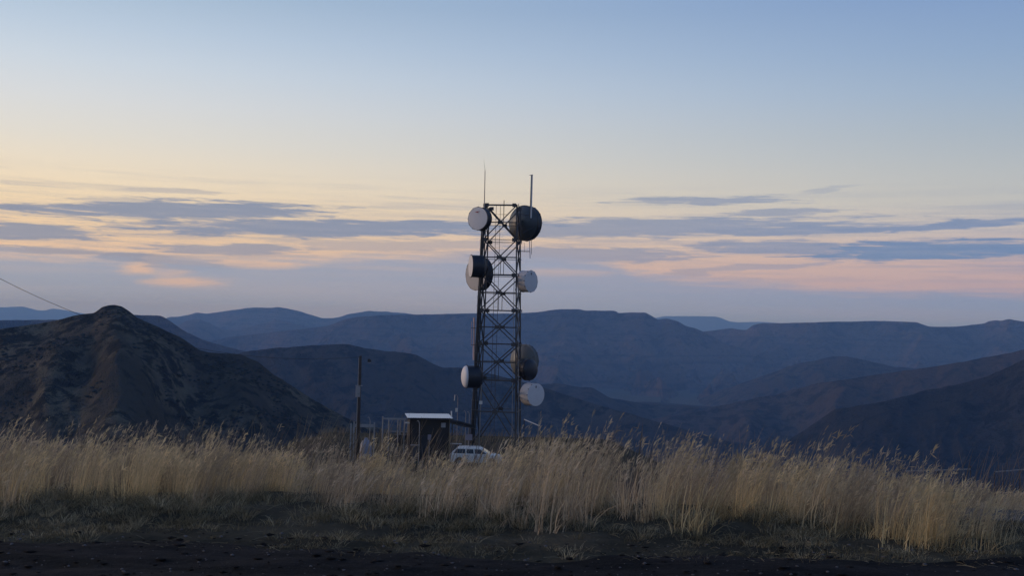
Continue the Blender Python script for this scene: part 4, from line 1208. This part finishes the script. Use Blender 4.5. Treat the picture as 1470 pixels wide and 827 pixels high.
mb.build('cabin', M['white'], car, bevel=0.02)


def pane(poly, side):
    v = []
    for dy in (0.004, 0.03):
        for (x_, z_) in poly:
            k = (z_ - 1.0) / (sH - 1.0); v.append((x_, side * (0.80 - 0.15 * k + 0.006 - (0.03 - dy)), z_))
    n = len(poly)
    return new_mesh('side_window', v, [tuple(range(n)), tuple(range(2 * n - 1, n - 1, -1))] + [(i, n + i, n + (i + 1) % n, (i + 1) % n) for i in range(n)], M['glass'], car)


zt_ = sH - 0.12; zb_ = 1.07
for side in (-1, 1):
    pane([(U_(651.5), zb_), (U_(656.5), zt_), (U_(668.5), zt_), (U_(668.5), zb_)], side)
    pane([(U_(670.5), zb_), (U_(670.5), zt_), (U_(680), zt_), (U_(681), zb_)], side)
    pane([(U_(682.5), zb_), (U_(681.5), zt_), (U_(690), zt_), (U_(700), zb_)], side)
    for (a, b) in ((U_(669.5), U_(681.8)), (U_(681.8), U_(700))):
        d_ = MB().box(((a + b) / 2, side * 0.8445, 0.72), (b - a - 0.03, 0.012, 0.50)).build('door', M['white'], car)
        MB().box((a + 0.14, side * 0.858, 0.88), (0.14, 0.02, 0.03)).build('handle', M['tyre'], d_)
for nm, pA_, pB_, mt_ in (('rear_window', (U_(650.3), 1.10), (U_(655), sH - 0.13), 'glass'), ('windscreen', (U_(703.2), 1.06), (U_(693.5), sH - 0.12), 'glass')):
    nx_ = -1 if nm == 'rear_window' else 1
    e = 0.022 * nx_
    v = [(pA_[0] + e, -0.70, pA_[1]), (pA_[0] + e, 0.70, pA_[1]), (pB_[0] + e, 0.58, pB_[1]), (pB_[0] + e, -0.58, pB_[1])]
    v += [(a_ - 0.03 * nx_, b_2, c_) for a_, b_2, c_ in v]
    new_mesh(nm, v, [(0, 1, 2, 3), (7, 6, 5, 4), (0, 4, 5, 1), (1, 5, 6, 2), (2, 6, 7, 3), (3, 7, 4, 0)], M[mt_], car)
for cx_ in wx:
    for side in (-1, 1):
        wrt = MB().lathe([(-0.10, 0.001), (-0.10, 0.30), (-0.07, wr), (0.07, wr), (0.10, 0.30), (0.10, 0.001)], 24).build('wheel', M['tyre'], car, loc=(cx_, side * 0.76, wr - 0.02))
        MB().lathe([(0.005 + 0.10 * side, 0.001), (0.10 * side + 0.012 * side, 0.06), (0.10 * side + 0.008 * side, 0.20)], 16).build('rim', M['rim'], wrt)
for side in (-1, 1):
    MB().box((L2 - 0.03, side * 0.62, 0.72), (0.08, 0.26, 0.14)).build('headlight', M['lamp'], car)
    MB().box((-L2 + 0.0, side * 0.70, 0.82), (0.06, 0.16, 0.26)).build('tail_light', M['taillamp'], car)
    MB().tube((U_(657), side * 0.52, sH + 0.05), (U_(689), side * 0.52, sH + 0.05), 0.018, 6).build('roof_rack_rail', M['white'], car)
    for px in (659, 672, 686):
        MB().tube((U_(px), side * 0.52, sH - 0.02), (U_(px), side * 0.52, sH + 0.05), 0.012, 4).build('rack_foot', M['tyre'], car)
for px in (661, 674, 686):
    MB().tube((U_(px), -0.52, sH + 0.065), (U_(px), 0.52, sH + 0.065), 0.012, 5).build('rack_bar', M['tyre'], car)
MB().box((L2 + 0.0, 0, 0.45), (0.12, 1.6, 0.16)).build('bumper', M['palegrey'], car, bevel=0.02)
MB().box((-L2 - 0.0, 0, 0.48), (0.12, 1.6, 0.16)).build('bumper', M['palegrey'], car, bevel=0.02)

# ------------------------------------------------------------------ haze
m = bpy.data.materials.new('haze_air'); m.use_nodes = True; t = m.node_tree; t.nodes.clear()
pv = t.nodes.new('ShaderNodeVolumePrincipled'); ou = t.nodes.new('ShaderNodeOutputMaterial')
pv.inputs['Color'].default_value = (0.30, 0.55, 1.0, 1)
pv.inputs['Density'].default_value = 9.0e-5
pv.inputs['Anisotropy'].default_value = 0.0
pv.inputs['Absorption Color'].default_value = (0.75, 0.8, 1.0, 1)
t.links.new(pv.outputs[0], ou.inputs['Volume'])
zlo = zhi = 0.0
for o in sc.objects:
    if o.type == 'MESH' and len(o.data.vertices) > 2000:
        co_ = np.empty(len(o.data.vertices) * 3, np.float32); o.data.vertices.foreach_get('co', co_)
        zlo = min(zlo, float(co_[2::3].min())); zhi = max(zhi, float(co_[2::3].max()))
zlo -= 1.0; zhi += 8.0
hz_ = MB().box((0, 0, (zlo + zhi) / 2), (41400, 41400, zhi - zlo)).build('haze', m)
tag(hz_, 'thin blue evening haze over the valley and mountains', 'haze', kind='stuff')
